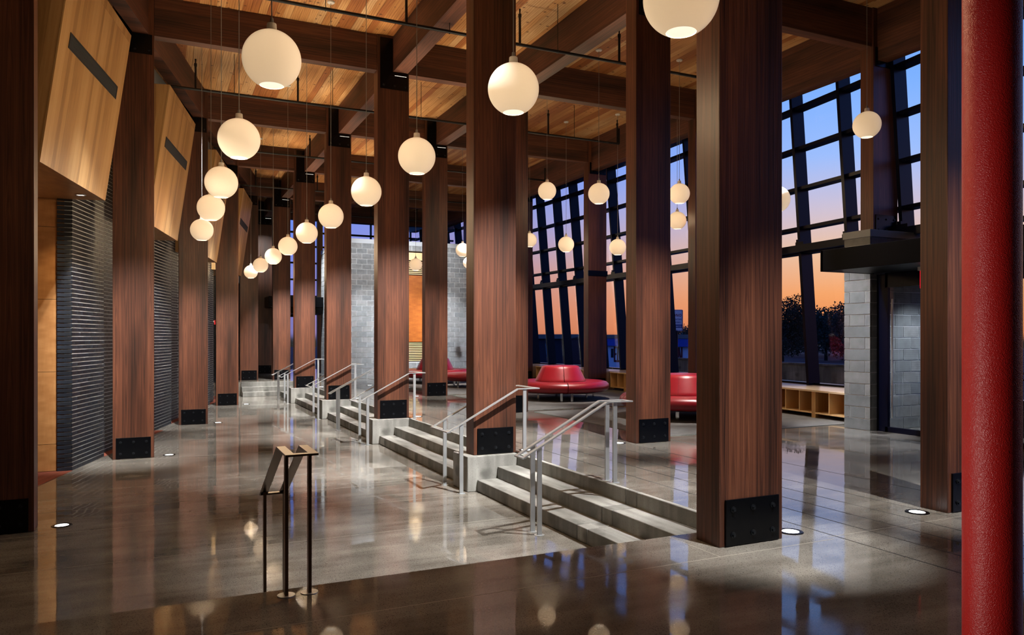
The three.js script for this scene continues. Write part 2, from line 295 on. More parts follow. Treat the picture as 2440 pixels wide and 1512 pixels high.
// ------------------------------------------------------------------ beams
function beam(label, X0, X1, Z0, Z1, grain, y0 = BB, y1 = CEIL) {
  const cx = (X0 + X1) / 2, cz = (Z0 + Z1) / 2, o = part(numbered('timber_beam'), cbox(X1 - X0, y1 - y0, Z1 - Z0, 0.006, grain, rr(0, 0.6), rr(0, 3)).translate(0, (y1 - y0) / 2, 0), timberBeam, scene);
  o.position.set(cx, y0, -cz); return tag(o, label, 'beam', 'roof beams');
}
for (let n = 0; n <= 6; n++) {
  const z0 = Zn(n) + 0.03, z1 = Zn(n) + 0.25, nth = n ? ORD[n - 1] + ' frame ahead' : 'frame nearest the viewer';
  if (n < 6) beam(`dark timber cross beam from the left row to the stepped row, ${nth}`, n ? XL(n) + CW : -2, XM, z0, z1, 'x');
  beam(`dark timber cross beam from the stepped row to the lounge row, ${nth}`, XM + CW, XR, z0, z1, 'x');
  beam(`dark timber cross beam from the lounge row to the window row, ${nth}`, XR + CW, n ? XW : 14, z0, z1, 'x');
}
for (let n = -1; n < 6; n++) {
  const a = n < 0 ? -4.8 : Zn(n) + CD, b = Zn(n + 1) - 0.001, nth = n < 0 ? 'over the viewer' : `in the ${ORD[n]} bay`;
  beam(`dark timber beam running down the hall above the stepped row, ${nth}`, XM + 0.31, XM + 0.61, a, b - 0.02, 'z');
  beam(`dark timber beam running down the hall above the lounge row, ${nth}`, XR + 0.31, XR + 0.61, a, b - 0.02, 'z');
  beam(`dark timber beam running down the hall above the window row, ${nth}`, XW + 0.1, XW + 0.36, a, b, 'z', BB - 0.25);
  if (n >= 1 && n < 5) { // left row beams follow the slanting row
    const A = [XL(n) + 0.3, BB, Zn(n) + CD], B = [XL(n + 1) + 0.3, BB, Zn(n + 1) - 0.02];
    const d = [B[0] - A[0], B[2] - A[2]], L = Math.hypot(...d), w = [0.26 * d[1] / L, -0.26 * d[0] / L];
    const g = slab([A[0], BB, A[2]], [A[0] + w[0], BB, A[2]], [A[0] + w[0], CEIL, A[2]], [A[0], CEIL, A[2]], [d[0], 0, d[1]]);
    const uv = g.attributes.uv; for (let i = 0; i < uv.count; i++) uv.setXY(i, uv.getY(i), uv.getX(i));
    tag(part(numbered('timber_beam'), g, timberBeam, scene), `dark timber beam slanting along the left column row, ${nth}`, 'beam', 'roof beams');
  }
}

// ------------------------------------------------------------------ ceiling of pine planks
{
  const c = struct('ceiling'), PW = 0.142, L = 4.9689;
  const edge = (Z) => glassX(Z, 7.5) + 0.05, deck = [];
  for (let z = -5.2; z < 38.2; z += 1.24) deck.push(pbox(-7, Math.max(edge(z), edge(z + 1.24)) + 0.25, CEIL + 0.036, CEIL + 0.25, z, z + 1.24));
  part('roof_deck', deck, pine[3], c);
  const geos = []; for (let i = 0; i < 10; i++) geos.push(cbox(PW - 0.003, 0.034, L - 0.004, 0.003, 'z', i * 0.137, i * 0.61));
  const rest = [[], [], [], [], []];
  for (let n = -2; n <= 6; n++) for (let k = 0; k < 165; k++) {
    const X = -7 + PW * k + PW / 2, q = Math.floor(rnd() * 10), m = Math.floor(rnd() * 5), dy = rr(0, 0.004), Zc = Zn(n) + 0.14 + L / 2;
    if (X > Math.max(edge(Zc - L / 2), edge(Zc + L / 2)) + 0.1) continue;
    const near = (n === 1 && X > 0.6 && X < 12.2) || (n === 2 && X > -0.4 && X < 11.6) || (n === 3 && X > 0.4 && X < 9.6) || (n === 4 && X > 1.6 && X < 8);
    if (near) { const o = part('plank', geos[q], pine[m], c); o.position.set(X, CEIL + 0.017 + dy, -Zc); }
    else rest[m].push(geos[q].clone().translate(X, CEIL + 0.017 + dy, -Zc));
  }
  rest.forEach((g, i) => { const o = part('planking', g, pine[i], c); o.userData.kind = 'stuff'; });
}

// ------------------------------------------------------------------ sprinkler pipes
for (let n = 0; n <= 5; n++) {
  const Z = Zn(n) + 2.3, x1 = n === 2 ? 11 : 11.4, x0 = Math.max(-2, XL(n) + 0.9);
  const t = thing('sprinkler_pipe', `slim black sprinkler pipe hung below the planks, crossing the ${ORD[n]} bay from the front`, 'pipe', [0, 6.7, Z], 'sprinkler pipes');
  part('pipe', cyl(0.028, 0.028, x1 - x0, 12).rotateZ(Math.PI / 2).translate((x0 + x1) / 2, 0, 0), pipeBlack, t);
  for (let x = x0 + 0.5; x < x1; x += 2.05) {
    part('riser', [cyl(0.022, 0.022, 0.5, 10).translate(x, 0.25, 0), cyl(0.03, 0.03, 0.06, 10).translate(x, 0.5, 0), cyl(0.018, 0.01, 0.1, 10).translate(x, 0.57, 0)], pipeBlack, t);
    part('hanger', [cyl(0.006, 0.006, 0.85, 6).translate(x + 0.75, 0.42, 0), new THREE.TorusGeometry(0.034, 0.005, 6, 14).rotateY(Math.PI / 2).translate(x + 0.75, 0, 0)], pipeBlack, t);
  }
  part('elbow', cyl(0.028, 0.028, 0.4, 12).translate(x1, 0.2, 0), pipeBlack, t);
}

// ------------------------------------------------------------------ globe pendants
{
  const R = 0.22, pts = [], yo = -Math.sqrt(R * R - 0.088 ** 2);
  const a0 = Math.atan2(yo, 0.088), a1 = Math.atan2(0.214, 0.05);
  for (let i = 0; i <= 40; i++) { const a = lerp(a0, a1, i / 40); pts.push(new THREE.Vector2(R * Math.cos(a), R * Math.sin(a))); }
  const globe = new THREE.LatheGeometry(pts, 48);
  const neck = new THREE.LatheGeometry([[0.06, 0.208], [0.047, 0.218], [0.038, 0.232], [0.036, 0.27], [0.034, 0.274], [0, 0.276]].map(([x, y]) => new THREE.Vector2(x, y)), 28);
  const opening = new THREE.CircleGeometry(0.0875, 32).rotateX(Math.PI / 2).translate(0, yo + 0.003, 0);
  const fit = mergeGeometries([cyl(0.012, 0.016, 0.04, 12).translate(0, 0.296, 0)]);
  function pendant(X, Y, Z, label, I = 1.9) {
    const t = thing('globe_pendant', label, 'pendant lamp', [X, Y, Z], 'white globe pendant lamps');
    part('globe', globe, globeM, t); part('neck', neck, neckM, t); part('opening', opening, openingM, t);
    const L = CEIL - Y - 0.31; part('cord', [cyl(0.0045, 0.0045, L, 8).translate(0, 0.31 + L / 2, 0), fit], cordM, t);
    part('ceiling_canopy', new THREE.LatheGeometry([[0, -0.03], [0.055, -0.028], [0.065, -0.02], [0.065, 0]].map(([x, y]) => new THREE.Vector2(x, y)), 28).translate(0, CEIL - Y, 0), canopyM, t);
    const l = new THREE.PointLight('#ffdcae', I * 1.3, 0, 2); l.position.y = 0.03; l.castShadow = true; l.shadow.radius = 2.5; t.add(l);
    return t;
  }
  const mid = [5.87, 8.55, 10.94, 13.45, 15.85, 18.35, 20.85, 23.6, 26.2];
  mid.forEach((Z, i) => pendant(2.77, 3.75, Z, `white glass globe pendant in the line nearer the steps, ${ORD[i + 1]} from the front`));
  pendant(2.77, 3.6, 3.57, 'white glass globe pendant nearest the viewer, cut by the top edge of the picture');
  const left = [6.03, 8.62, 11.15, 13.42, 16.3];
  left.forEach((Z, i) => pendant(0.79, 3.75, Z, `white glass globe pendant in the left line over the sunken floor, ${ORD[i]} from the front`));
  pendant(8.25, 4.57, 13.34, 'white glass globe pendant over the lounge, hanging in front of the middle window column');
  pendant(8.55, 5.15, 16.2, 'white glass globe pendant over the lounge, the highest, at the upper left of the windows');
  pendant(10.2, 4.16, 18.2, 'white glass globe pendant in front of the windows, low and straight above the red sofa');
  pendant(11.1, 4.0, 17.0, 'white glass globe pendant right of the middle window column, half behind the lounge column');
  pendant(10.12, 4.68, 13.1, 'white glass globe pendant in the narrow gap between columns, the upper of two');
  pendant(11.6, 4.48, 15.1, 'white glass globe pendant in the narrow gap between columns, the lower of two', 1.5);
  pendant(10.62, 5.12, 8.79, 'white glass globe pendant before the far-right column above the black canopy', 1.2);
  pendant(9.44, 3.93, 9.6, 'white glass globe pendant peeking out right of the big foreground column', 1.4);
  pendant(10.37, 4.59, 20.8, 'white glass globe pendant at the left edge of the windows, half behind a column');
  pendant(8.21, 4.15, 25.46, 'white glass globe pendant in front of the slatted panel on the block wall');
  pendant(8.7, 4.35, 22.2, 'white glass globe pendant peeking out left of the column on the first plinth');
  pendant(10.6, 4.4, 26.4, 'small far white globe pendant right of the lounge column, by the block wall');
}

// ------------------------------------------------------------------ floor uplights and ceiling spotlights
function spot(parent, from, to, I, deg, pen, color, radius = 2.5) {
  const l = new THREE.SpotLight(color, I, 0, deg * Math.PI / 180, pen, 2);
  l.position.copy(from); l.target.position.copy(to); l.castShadow = true; l.shadow.radius = radius; parent.add(l); parent.add(l.target);
}
{
  const ring = new THREE.LatheGeometry([[0.068, 0.002], [0.072, 0.006], [0.1, 0.006], [0.105, 0]].map(([x, y]) => new THREE.Vector2(x, y)), 32);
  const lens = cyl(0.068, 0.068, 0.004, 32).translate(0, 0.002, 0);
  const ups = [];
  for (let n = 0; n <= 5; n++) ups.push([XM + CW + 0.22, 0, Zn(n) + 0.13, `glowing round uplight set in the floor right of the ${n ? ORD[n - 1] + ' plinth column' : 'big foreground column'}`]);
  for (let n = 0; n <= 4; n++) ups.push([XR - 0.21, 0, Zn(n) + 0.15, `glowing round uplight set in the floor left of the lounge-row column, ${ORD[n]} from the front`]);
  for (let n = 1; n <= 4; n++) ups.push([XL(n) + CW + 0.24, LOW, Zn(n) + 0.17, `glowing round uplight set in the sunken floor right of the ${ORD[n - 1]} left-row column`]);
  ups.forEach(([X, Y, Z, label], i) => {
    const t = thing('floor_uplight', label, 'floor light', [X, Y, Z], 'in-floor uplights');
    part('lens', lens, lensM, t); part('ring', ring, steelBlack, t);
    const I = Y < 0 ? 160 : i < 6 ? 110 : 55;
    spot(t, new THREE.Vector3(0, 0.02, 0), new THREE.Vector3(Y < 0 ? 1.9 : i < 6 ? 0.5 : -1.5, 7, 0), I, Y < 0 ? 22 : 24, 0.9, '#ffe2bd');
  });
}
{
  const can = new THREE.LatheGeometry([[0, -0.1], [0.05, -0.1], [0.055, -0.09], [0.055, 0.09], [0.05, 0.1], [0.046, 0.1], [0.046, 0.06], [0, 0.06]].map(([x, y]) => new THREE.Vector2(x, y)), 24);
  const face = cyl(0.045, 0.045, 0.006, 24).translate(0, 0.066, 0);
  function downlight(X, Y, Z, to, I, deg, label, color = '#faf6f2', pen = 0.6) {
    const t = thing('ceiling_spotlight', label, 'spotlight', [X, Y, Z], 'spotlights on the beams');
    const d = P3(to[0] - X, to[1] - Y, to[2] - Z).normalize(), q = new THREE.Quaternion().setFromUnitVectors(new THREE.Vector3(0, 1, 0), d);
    const h = part('housing', can, pipeBlack, t); h.quaternion.copy(q);
    const f = part('lens', face, lampM, t); f.quaternion.copy(q);
    part('stem', cyl(0.01, 0.01, CEIL - Y, 8).translate(0, (CEIL - Y) / 2, 0).translate(0, 0.05, 0), pipeBlack, t);
    spot(t, d.clone().multiplyScalar(0.115), P3(to[0] - X, to[1] - Y, to[2] - Z), I, deg, deg > 12.5 && deg < 15.5 ? 0.95 : pen, color, 2.2);
  }
  const Y = 7.15, behind = (k) => Zn(k) + 0.42; // each hides behind a cross beam
  for (let k = 0; k < 5; k++) {
    const z = behind(k), b = k ? `behind the ${ORD[k - 1]} cross beam ahead` : 'behind the beam nearest the viewer';
    downlight(XR - 0.3, Y, z, [4.2, -0.2, z + 2.1], 330, 16, `black spotlight ${b}, aimed at the steps`);
    downlight(XM + 1.1, Y, z, [XM + 0.32, 1.0, Zn(k + 1)], 760, 15, `black spotlight ${b}, aimed at the next stepped-row column`);
    downlight(1.9, Y, z, [1.9, LOW, z + 2.2], k < 1 ? 220 : 270, 15, `black spotlight ${b}, aimed at the sunken floor`);
    if (k > 0 && k < 4) downlight(XL(k) + 2.0, Y, z, [XL(k + 1) + 0.3, 0.5, Zn(k + 1)], 560, 14, `black spotlight ${b}, aimed at the next left-row column`);
    if (k < 3) downlight(XR - 0.5, Y, z, [XR + 0.25, 0.9, Zn(k + 1)], 480, 13, `black spotlight ${b}, aimed at the next lounge-row column`);
    if (k < 3) downlight(5.6, Y, z, [5.6, 0, z + 2.4], 45, 17, `black spotlight ${b}, aimed at the upper aisle floor`);
  }
  downlight(4.7, Y, 1.6, [4.35, 0.3, Zn(0) - 0.1], 360, 10, 'small black spotlight over the viewer aimed at the foreground column base');
  downlight(6.1, Y, 1.3, [6.95, 0.9, Zn(0)], 300, 13, 'small black spotlight over the viewer aimed at the column beside the red post');
  downlight(9.3, Y, behind(2), [9.47, 0.4, 17.0], 330, 14, 'small black spotlight aimed at the first red sofa', '#fff6ee');
  downlight(9.4, Y, behind(1), [9.55, 0.4, 12.1], 330, 14, 'small black spotlight aimed at the second red sofa', '#fff6ee');
  downlight(8.8, Y, behind(3), [8.9, 0.4, 23.6], 330, 15, 'small black spotlight aimed at the far red sofa', '#fff6ee');
  for (const [x, nm] of [[7.2, 'left'], [8.9, 'middle'], [10.3, 'right']]) downlight(x, Y, behind(4), [x, 0.9, 28.6], 330, 17, `small black spotlight washing the ${nm} part of the block wall`, '#f0f5ff');
  for (const [x, nm] of [[7.7, 'left'], [9.7, 'right']]) downlight(x, Y, behind(4), [x, 4.2, 28.6], 110, 26, `small black spotlight aimed at the upper ${nm} of the block wall`, '#f0f5ff');
  downlight(4.9, Y, 31.8, [6.48, 3.0, 33.0], 320, 24, 'small black spotlight washing the end face of the block wall', '#f4f8ff');
  downlight(8.0, Y, 10.3, [11.05, 0.9, 9.4], 260, 12, 'small black spotlight aimed at the block pier beside the entrance', '#f4f6ff');
  downlight(9.0, Y, 7.0, [9.9, 0, 8.4], 160, 14, 'small black spotlight aimed at the floor before the entrance', '#f4f6ff');
  downlight(11.2, 6.95, 12.6, [11.7, 0.4, 11.0], 110, 15, 'small black spotlight above the low bench near the pier', '#fff4ea');
  downlight(3.6, Y, behind(5), [4.2, 4.9, Zn(6)], 95, 14, 'small black spotlight aimed at the upper part of the farthest timber column');
  downlight(3.4, Y, behind(4), [3.0, -0.1, 27.9], 300, 11, 'small black spotlight aimed at the far cross steps');
  for (let k = 1; k < 4; k++) downlight(XL(k) + 2.2, Y, behind(k), [XL(k) + 0.35, 0.6, Zn(k) + 4.6], 120, 10, `small black spotlight aimed at the ${ORD[k - 1]} dark brick pier`, '#e6eef6');
  // low floodlight out of the picture on the left that rakes the red post
  const fl = thing('floor_floodlight', 'small black floodlight on the near floor, aimed across at the red post', 'floodlight', [-2.7, 0, 3.3]);
  part('base', cyl(0.09, 0.1, 0.03, 24).translate(0, 0.015, 0), pipeBlack, fl); part('yoke', pbox(-0.015, 0.015, 0.03, 0.3, -0.08, -0.06), pipeBlack, fl);
  const hd = part('head', can, pipeBlack, fl); hd.position.y = 0.3; const dd = P3(5.7, 1.2, -1.4).normalize(); hd.quaternion.setFromUnitVectors(new THREE.Vector3(0, 1, 0), dd);
  const hf = part('lens', face, lampM, fl); hf.position.y = 0.3; hf.quaternion.copy(hd.quaternion);
  spot(fl, new THREE.Vector3(0, 0.3, 0).addScaledVector(dd, 0.115), P3(5.7, 1.5, -1.4), 55, 18, 0.8, '#fff4ec', 3);
}

// ------------------------------------------------------------------ left wall: brick piers, recesses, maple panels, tilted bulkheads
{
  const wl = struct('wall_left'), SH = (n) => [1.144 * (n - 1), 4.9689 * (n - 1)];
  const A = [-1.215, 13.56], B = [-0.855, 14.92], dx = B[0] - A[0], dz = B[1] - A[1], FL = Math.hypot(dx, dz), fx = dx / FL, fz = dz / FL, nx = fz, nz = -fx;
  const rows = 84, rh = 0.0677, cols = 7, bw = FL / (cols - 0.5);
  const yaw = Math.atan2(fx, fz); // turn of a brick whose length runs along local -z
  const full = cbox(0.02, rh - 0.0135, bw - 0.005, 0.002, 'z'), half = cbox(0.02, rh - 0.0135, bw / 2 - 0.005, 0.002, 'z'), endFull = cbox(0.19, rh - 0.0135, 0.02, 0.002, 'x');
  for (let n = 1; n <= 4; n++) {
    const [sx, sz] = SH(n), o = (a) => [A[0] + sx + fx * a - nx * 0.012, A[1] + sz + fz * a - nz * 0.012], top = 5.2;
    const p = (a, d) => [A[0] + sx + fx * a - nx * d, A[1] + sz + fz * a - nz * d];
    const c0 = p(0.01, 0.006), c1 = p(FL - 0.005, 0.006), c2 = p(FL - 0.005, 1.9), c3 = p(0.01, 1.9);
    part('pier_core', mergeGeometries([
      quad([c0[0], LOW, c0[1]], [c1[0], LOW, c1[1]], [c1[0], CEIL, c1[1]], [c0[0], CEIL, c0[1]]), quad([c1[0], LOW, c1[1]], [c2[0], LOW, c2[1]], [c2[0], CEIL, c2[1]], [c1[0], CEIL, c1[1]]),
      quad([c3[0], LOW, c3[1]], [c0[0], LOW, c0[1]], [c0[0], CEIL, c0[1]], [c3[0], CEIL, c3[1]]), quad([c2[0], LOW, c2[1]], [c3[0], LOW, c3[1]], [c3[0], CEIL, c3[1]], [c2[0], CEIL, c2[1]])]), brickMortar, wl);
    const bulk = [[], [], [], []]; let made = 0;
    for (let r = 0; r < rows; r++) {
      const y = LOW + (r + 0.5) * rh, odd = r & 1;
      for (let k = 0; k < cols; k++) {
        const h = odd ? k === 0 : k === cols - 1, a = odd ? (k === 0 ? bw / 4 : (k) * bw) : (k + 0.5) * bw - (h ? bw / 4 : 0), q = o(a), m = Math.floor(rnd() * 4);
        const g = h ? half : full, jut = rr(0, 0.002);
        if (n === 1 && made < 300) { const b = part('brick', g, brickM[m], wl); b.position.set(q[0] + nx * jut, y, -q[1] - nz * jut); b.rotation.y = -yaw; made++; }
        else bulk[m].push(g.clone().rotateY(-yaw).translate(q[0] + nx * jut, y, -q[1] - nz * jut));
      }
      const e = o(0); bulk[r & 3].push(endFull.clone().translate(e[0] - 0.1, y, -(e[1] + 0.008)));
    }
    // brick set back a little beside the pier, and carried on over the recess behind the bulkhead
    const g0 = p(FL - 0.02, 0.16), g1 = p(FL + 1.3, 0.16), g2 = p(FL + 3.78, 0.16), off = [-nx * 0.12, 0, -nz * 0.12];
    part('setback_wall', [slab([g0[0], LOW, g0[1]], [g1[0], LOW, g1[1]], [g1[0], CEIL, g1[1]], [g0[0], CEIL, g0[1]], off), slab([g1[0], 3.78, g1[1]], [g2[0], 3.78, g2[1]], [g2[0], CEIL, g2[1]], [g1[0], CEIL, g1[1]], off)], brickMortar, wl);
    for (let r = 0; r < rows; r++) for (let k = 0; k < 6; k++) { const c = p(FL + (k + (r & 1 ? 0.5 : 0)) * 0.207 + 0.08, 0.157); bulk[(r * 2 + k) & 3].push(cbox(0.02, rh - 0.0135, 0.2, 0.002, 'z').rotateY(-yaw).translate(c[0], LOW + (r + 0.5) * rh, -c[1])); }
    // recess behind: the dark back wall of bricks deep between the piers
    const d0 = p(FL, 1.4), d1 = p(FL + 3.75, 1.4);
    part('recess_back', quad([d0[0], LOW, d0[1]], [d1[0], LOW, d1[1]], [d1[0], CEIL, d1[1]], [d0[0], CEIL, d0[1]]), brickMortar, wl);
    for (let r = 0; r < 62; r++) for (let k = 0; k < 18; k++) {
      const a = FL + (k + (r & 1 ? 0.5 : 0) + 0.5) * 0.207, c = p(a, 1.393); bulk[(r * 3 + k * 5) & 3].push(ubox(0.014, rh - 0.012, 0.2, 'z').rotateY(-yaw).translate(c[0], LOW + (r + 0.5) * rh, -c[1]));
    }
    bulk.forEach((g, i) => { if (g.length) { const b = part('brickwork', g, brickM[i], wl); b.userData.kind = 'stuff'; } });
    // far end of the recess: figured maple panels in the first, brick in the others
    const bulk2 = [[], [], [], []];
    const Y = [LOW + 0.01, -0.049, 1.073, 2.195, 3.318, 4.2];
    if (n === 1) for (let i = 0; i < 5; i++) part('maple_panel', pbox(-3.3 + sx, A[0] - 0.03 + sx, Y[i] + 0.003, Y[i + 1] - 0.003, 13.6 + sz, 13.62 + sz), mapleFig, wl);
    else for (let r = 0; r < 70; r++) for (let k = 0; k < 10; k++) { const x1 = A[0] - 0.03 + sx - k * 0.207 - (r & 1 ? 0.1 : 0); bulk2[(r + k * 3) & 3].push(pbox(x1 - 0.2, x1, LOW + r * rh + 0.006, LOW + (r + 1) * rh - 0.006, 13.6 + sz, 13.62 + sz)); }
    bulk2.forEach((g, i) => { if (g.length) part('brickwork', g, brickM[i], wl).userData.kind = 'stuff'; });
    part('panel_backing', pbox(-3.3 + sx, A[0] - 0.04 + sx, LOW, 4.2, 13.621 + sz, 13.66 + sz), sawcut, wl);
    if (n < 4) part('recess_carpet', slab([p(FL, -0.0)[0], LOW + 0.006, p(FL, 0)[1]], [p(FL + 3.72, 0)[0], LOW + 0.006, p(FL + 3.72, 0)[1]], [p(FL + 3.72, 1.4)[0], LOW + 0.006, p(FL + 3.72, 1.4)[1]], [p(FL, 1.4)[0], LOW + 0.006, p(FL, 1.4)[1]], [0, -0.006, 0]), carpetRed, wl);
  }
  // the recess before the first pier, and the wall on towards the viewer
  const p = (a, d) => [A[0] + fx * a - nx * d, A[1] + fz * a - nz * d];
  const r0 = p(-3.75, 0), r1 = p(0, 0), r2 = p(0, 1.5), r3 = p(-3.75, 1.5);
  part('recess_carpet', slab([r0[0], LOW + 0.006, r0[1]], [r1[0], LOW + 0.006, r1[1]], [r2[0], LOW + 0.006, r2[1]], [r3[0], LOW + 0.006, r3[1]], [0, -0.006, 0]), carpetRed, wl);
  part('recess_back', quad([r3[0], LOW, r3[1]], [r2[0], LOW, r2[1]], [r2[0], CEIL, r2[1]], [r3[0], CEIL, r3[1]]), mapleFig, wl);
  const w0 = p(-19, 0), w1 = p(-3.75, 0), w2 = p(-3.75, 2), w3 = p(-19, 2);
  part('wall_run', slab([w0[0], LOW, w0[1]], [w1[0], LOW, w1[1]], [w1[0], CEIL, w1[1]], [w0[0], CEIL, w0[1]], [w3[0] - w0[0], 0, w3[1] - w0[1]]), brickM[2], wl);
  const out = p(-20, 2.05), outE = p(26, 2.05); part('outer_skin', slab([out[0], -1, out[1]], [outE[0], -1, outE[1]], [outE[0], CEIL + 0.2, outE[1]], [out[0], CEIL + 0.2, out[1]], [-nx * 0.2, 0, -nz * 0.2]), brickM[2], wl);
  // tilted maple bulkheads
  const BL = [-1.311, 3.756, 10.791], e = [0.2041, 0, 0.9789], v = [0.1387, 0.99, -0.0319], LL = 2.724, HH = 2.656, nn = [0.969, -0.1423, -0.2021];
  const at = (u, w, d = 0) => [0, 1, 2].map((i) => e[i] * u + v[i] * w - nn[i] * d);
  const fq = (u0, u1, w0, w1, d0, d1) => slab(at(u0, w0, d0), at(u1, w0, d0), at(u1, w1, d0), at(u0, w1, d0), [0, 1, 2].map((i) => -nn[i] * (d1 - d0)));
  const hall = [-0.9789, 0, 0.2041]; // straight back into the wall
  const where = ['nearest, above the alcove at the left', 'second from the front', 'third from the front, narrow in view', 'farthest, a narrow sliver'];
  for (let n = 1; n <= 4; n++) {
    const [sx, sz] = SH(n), t = thing('tilted_bulkhead', `leaning maple veneered bulkhead box with long dark grille, ${where[n - 1]}`, 'bulkhead', [BL[0] + sx, BL[1], BL[2] + sz], 'maple bulkheads');
    part('front_panel', fq(0, 1.397, 0, HH - 0.13, 0, 0.018), maple, t); part('front_panel', fq(1.4, LL, 0, HH - 0.13, 0, 0.018), maple, t);
    part('top_rail', fq(0, LL, HH - 0.127, HH, 0, 0.018), maple, t);
    const b0 = at(0, 0, 0.02), b1 = at(LL, 0, 0.02), t0 = at(0, HH, 0.02), t1 = at(LL, HH, 0.02), bk = (q, d) => q.map((x, i) => x + hall[i] * d);
    part('end_panel', quad(bk(b0, 0.62), b0, t0, bk(t0, 0.98)), maple, t); part('end_panel', quad(b1, bk(b1, 0.62), bk(t1, 0.98), t1), maple, t);
    part('soffit', quad(b1, b0, bk(b0, 1.7), bk(b1, 1.7)), mapleFig, t); part('top_cover', quad(t0, t1, bk(t1, 0.98), bk(t0, 0.98)), maple, t);
    const gr = part('grille_frame', [fq(0.3, 2.44, 1.54, 1.56, -0.008, 0.002), fq(0.3, 2.44, 1.72, 1.74, -0.008, 0.002), fq(0.3, 0.32, 1.56, 1.72, -0.008, 0.002), fq(2.42, 2.44, 1.56, 1.72, -0.008, 0.002), fq(0.32, 2.42, 1.56, 1.72, -0.001, 0.001)], std({ color: '#1b2229', roughness: 0.5 }), t);
    const sl = []; for (let i = 0; i < 8; i++) sl.push(fq(0.32, 2.42, 1.566 + i * 0.0195, 1.575 + i * 0.0195, -0.006, 0)); part('louvre', sl, std({ color: '#2a333c', roughness: 0.5 }), gr);
    if (n === 1) {
      const dl = part('soffit_downlight', [new THREE.TorusGeometry(0.07, 0.012, 8, 24).rotateX(Math.PI / 2)], chrome, t); dl.position.set(0.35 - 0.1, -0.004, -2.25);
      const lf = part('lens', cyl(0.06, 0.06, 0.006, 20), lampM, dl); lf.position.y = 0.004;
      spot(t, new THREE.Vector3(0.25, -0.03, -2.25), new THREE.Vector3(-0.2, -4.2, -2.5), 9, 42, 0.7, '#ffdfb4', 2);
    }
  }
  const st = thing('alarm_strobe', 'small red fire alarm strobe on the left side of the fourth left-row column', 'fire alarm', [XL(4) - 0.026, 2.05, 24.56]);
  part('body', new RoundedBoxGeometry(0.05, 0.14, 0.1, 1, 0.01), std({ color: '#b01818', roughness: 0.4 }), st); part('lens', new RoundedBoxGeometry(0.02, 0.04, 0.05, 1, 0.005).translate(-0.03, 0.02, 0), canopyM, st);
}

// ------------------------------------------------------------------ handrails
function railSet(name, label, X0, zs, bronze, y = 0) { // rails run in +X up the steps; X0 = where the slope ends at the top
  const m = bronze || stainless, t = thing(name, label, 'handrail', [X0, 0, zs[0]], 'stepped handrails');
  const yt = 0.895, slope = -LOW / 3 / 0.299, xl = -1.04, yl = yt + xl * slope;
  for (const z of zs) {
    const q = z - zs[0];
    part('rail', [bar([0.33, yt, q], [-0.004, yt, q], 0.05, 0.014), bar([0.002, yt, q], [xl, yl, q], 0.05, 0.014)], m, t);
    part('post', pbox(0.08, 0.13, 0, yt - 0.007, q - 0.011, q + 0.011), m, t);
    part('post', pbox(-0.86, -0.81, LOW, yt + -0.835 * slope - 0.006, q - 0.011, q + 0.011), m, t);
    part('foot_plate', [cyl(0.055, 0.055, 0.004, 20).translate(0.105, 0.002, -q), cyl(0.055, 0.055, 0.004, 20).translate(-0.835, LOW + 0.002, -q)], m, t);
  }
  if (zs.length > 1) { part('cross_bar', bar([xl + 0.02, yl + 0.005, -0.02], [xl + 0.02, yl + 0.005, zs[1] - zs[0] + 0.02], 0.05, 0.014), m, t); part('cross_bar', bar([0.305, yt + 0.001, -0.02], [0.305, yt + 0.001, zs[1] - zs[0] + 0.02], 0.05, 0.0135), m, t); }
  return t;
}
for (let n = 1; n <= 4; n++) railSet('handrail', `brushed steel double handrail embracing the ${ORD[n - 1]} plinth and its column`, 4.5, [plinthZ(n)[0] - 0.03, plinthZ(n)[1] + 0.06]);
railSet('handrail', 'brushed steel double handrail standing free in the middle of the nearest steps', 4.48, [7.08, 7.24]);
railSet('handrail', 'brushed steel double handrail standing free in the middle of the third flight', 4.48, [16.85, 17.01]);
railSet('handrail', 'dark handrail standing free in the farthest flight beside the cross steps', 4.45, [25.9, 26.06]);
{ // the paired bronze rail in the foreground runs down away from the viewer
  const bronze = std({ color: '#6b5a4c', roughness: 0.3, metalness: 0.85 });
  const t = thing('handrail', 'bronze toned double handrail with M-shaped top in the left foreground', 'handrail', [0.78, 0, 4.87]);
  const yt = 0.895, slope = -LOW / 3 / 0.299;
  for (const x of [-0.0555, 0.0875]) {
    part('rail', [bar([x, yt, -0.16], [x, yt, 0.235], 0.056, 0.013), bar([x, yt, 0.23], [x, yt - 0.9 * slope, 1.13], 0.056, 0.013)], bronze, t);
    part('post', pbox(x - 0.01, x + 0.01, 0, yt - 0.006, -0.025, 0.025), bronze, t);
    part('post', pbox(x - 0.01, x + 0.01, LOW, yt - 0.82 * slope - 0.006, 1.025, 1.075), bronze, t);
    part('foot_plate', cyl(0.055, 0.055, 0.004, 20).translate(x, 0.002, 0), stainless, t);
  }
  part('cross_bar', bar([-0.08, yt + 0.001, -0.135], [0.115, yt + 0.001, -0.135], 0.056, 0.0125), bronze, t);
  part('cross_bar', bar([-0.08, yt - 0.88 * slope, 1.1], [0.115, yt - 0.88 * slope, 1.1], 0.05, 0.0125), bronze, t);
}

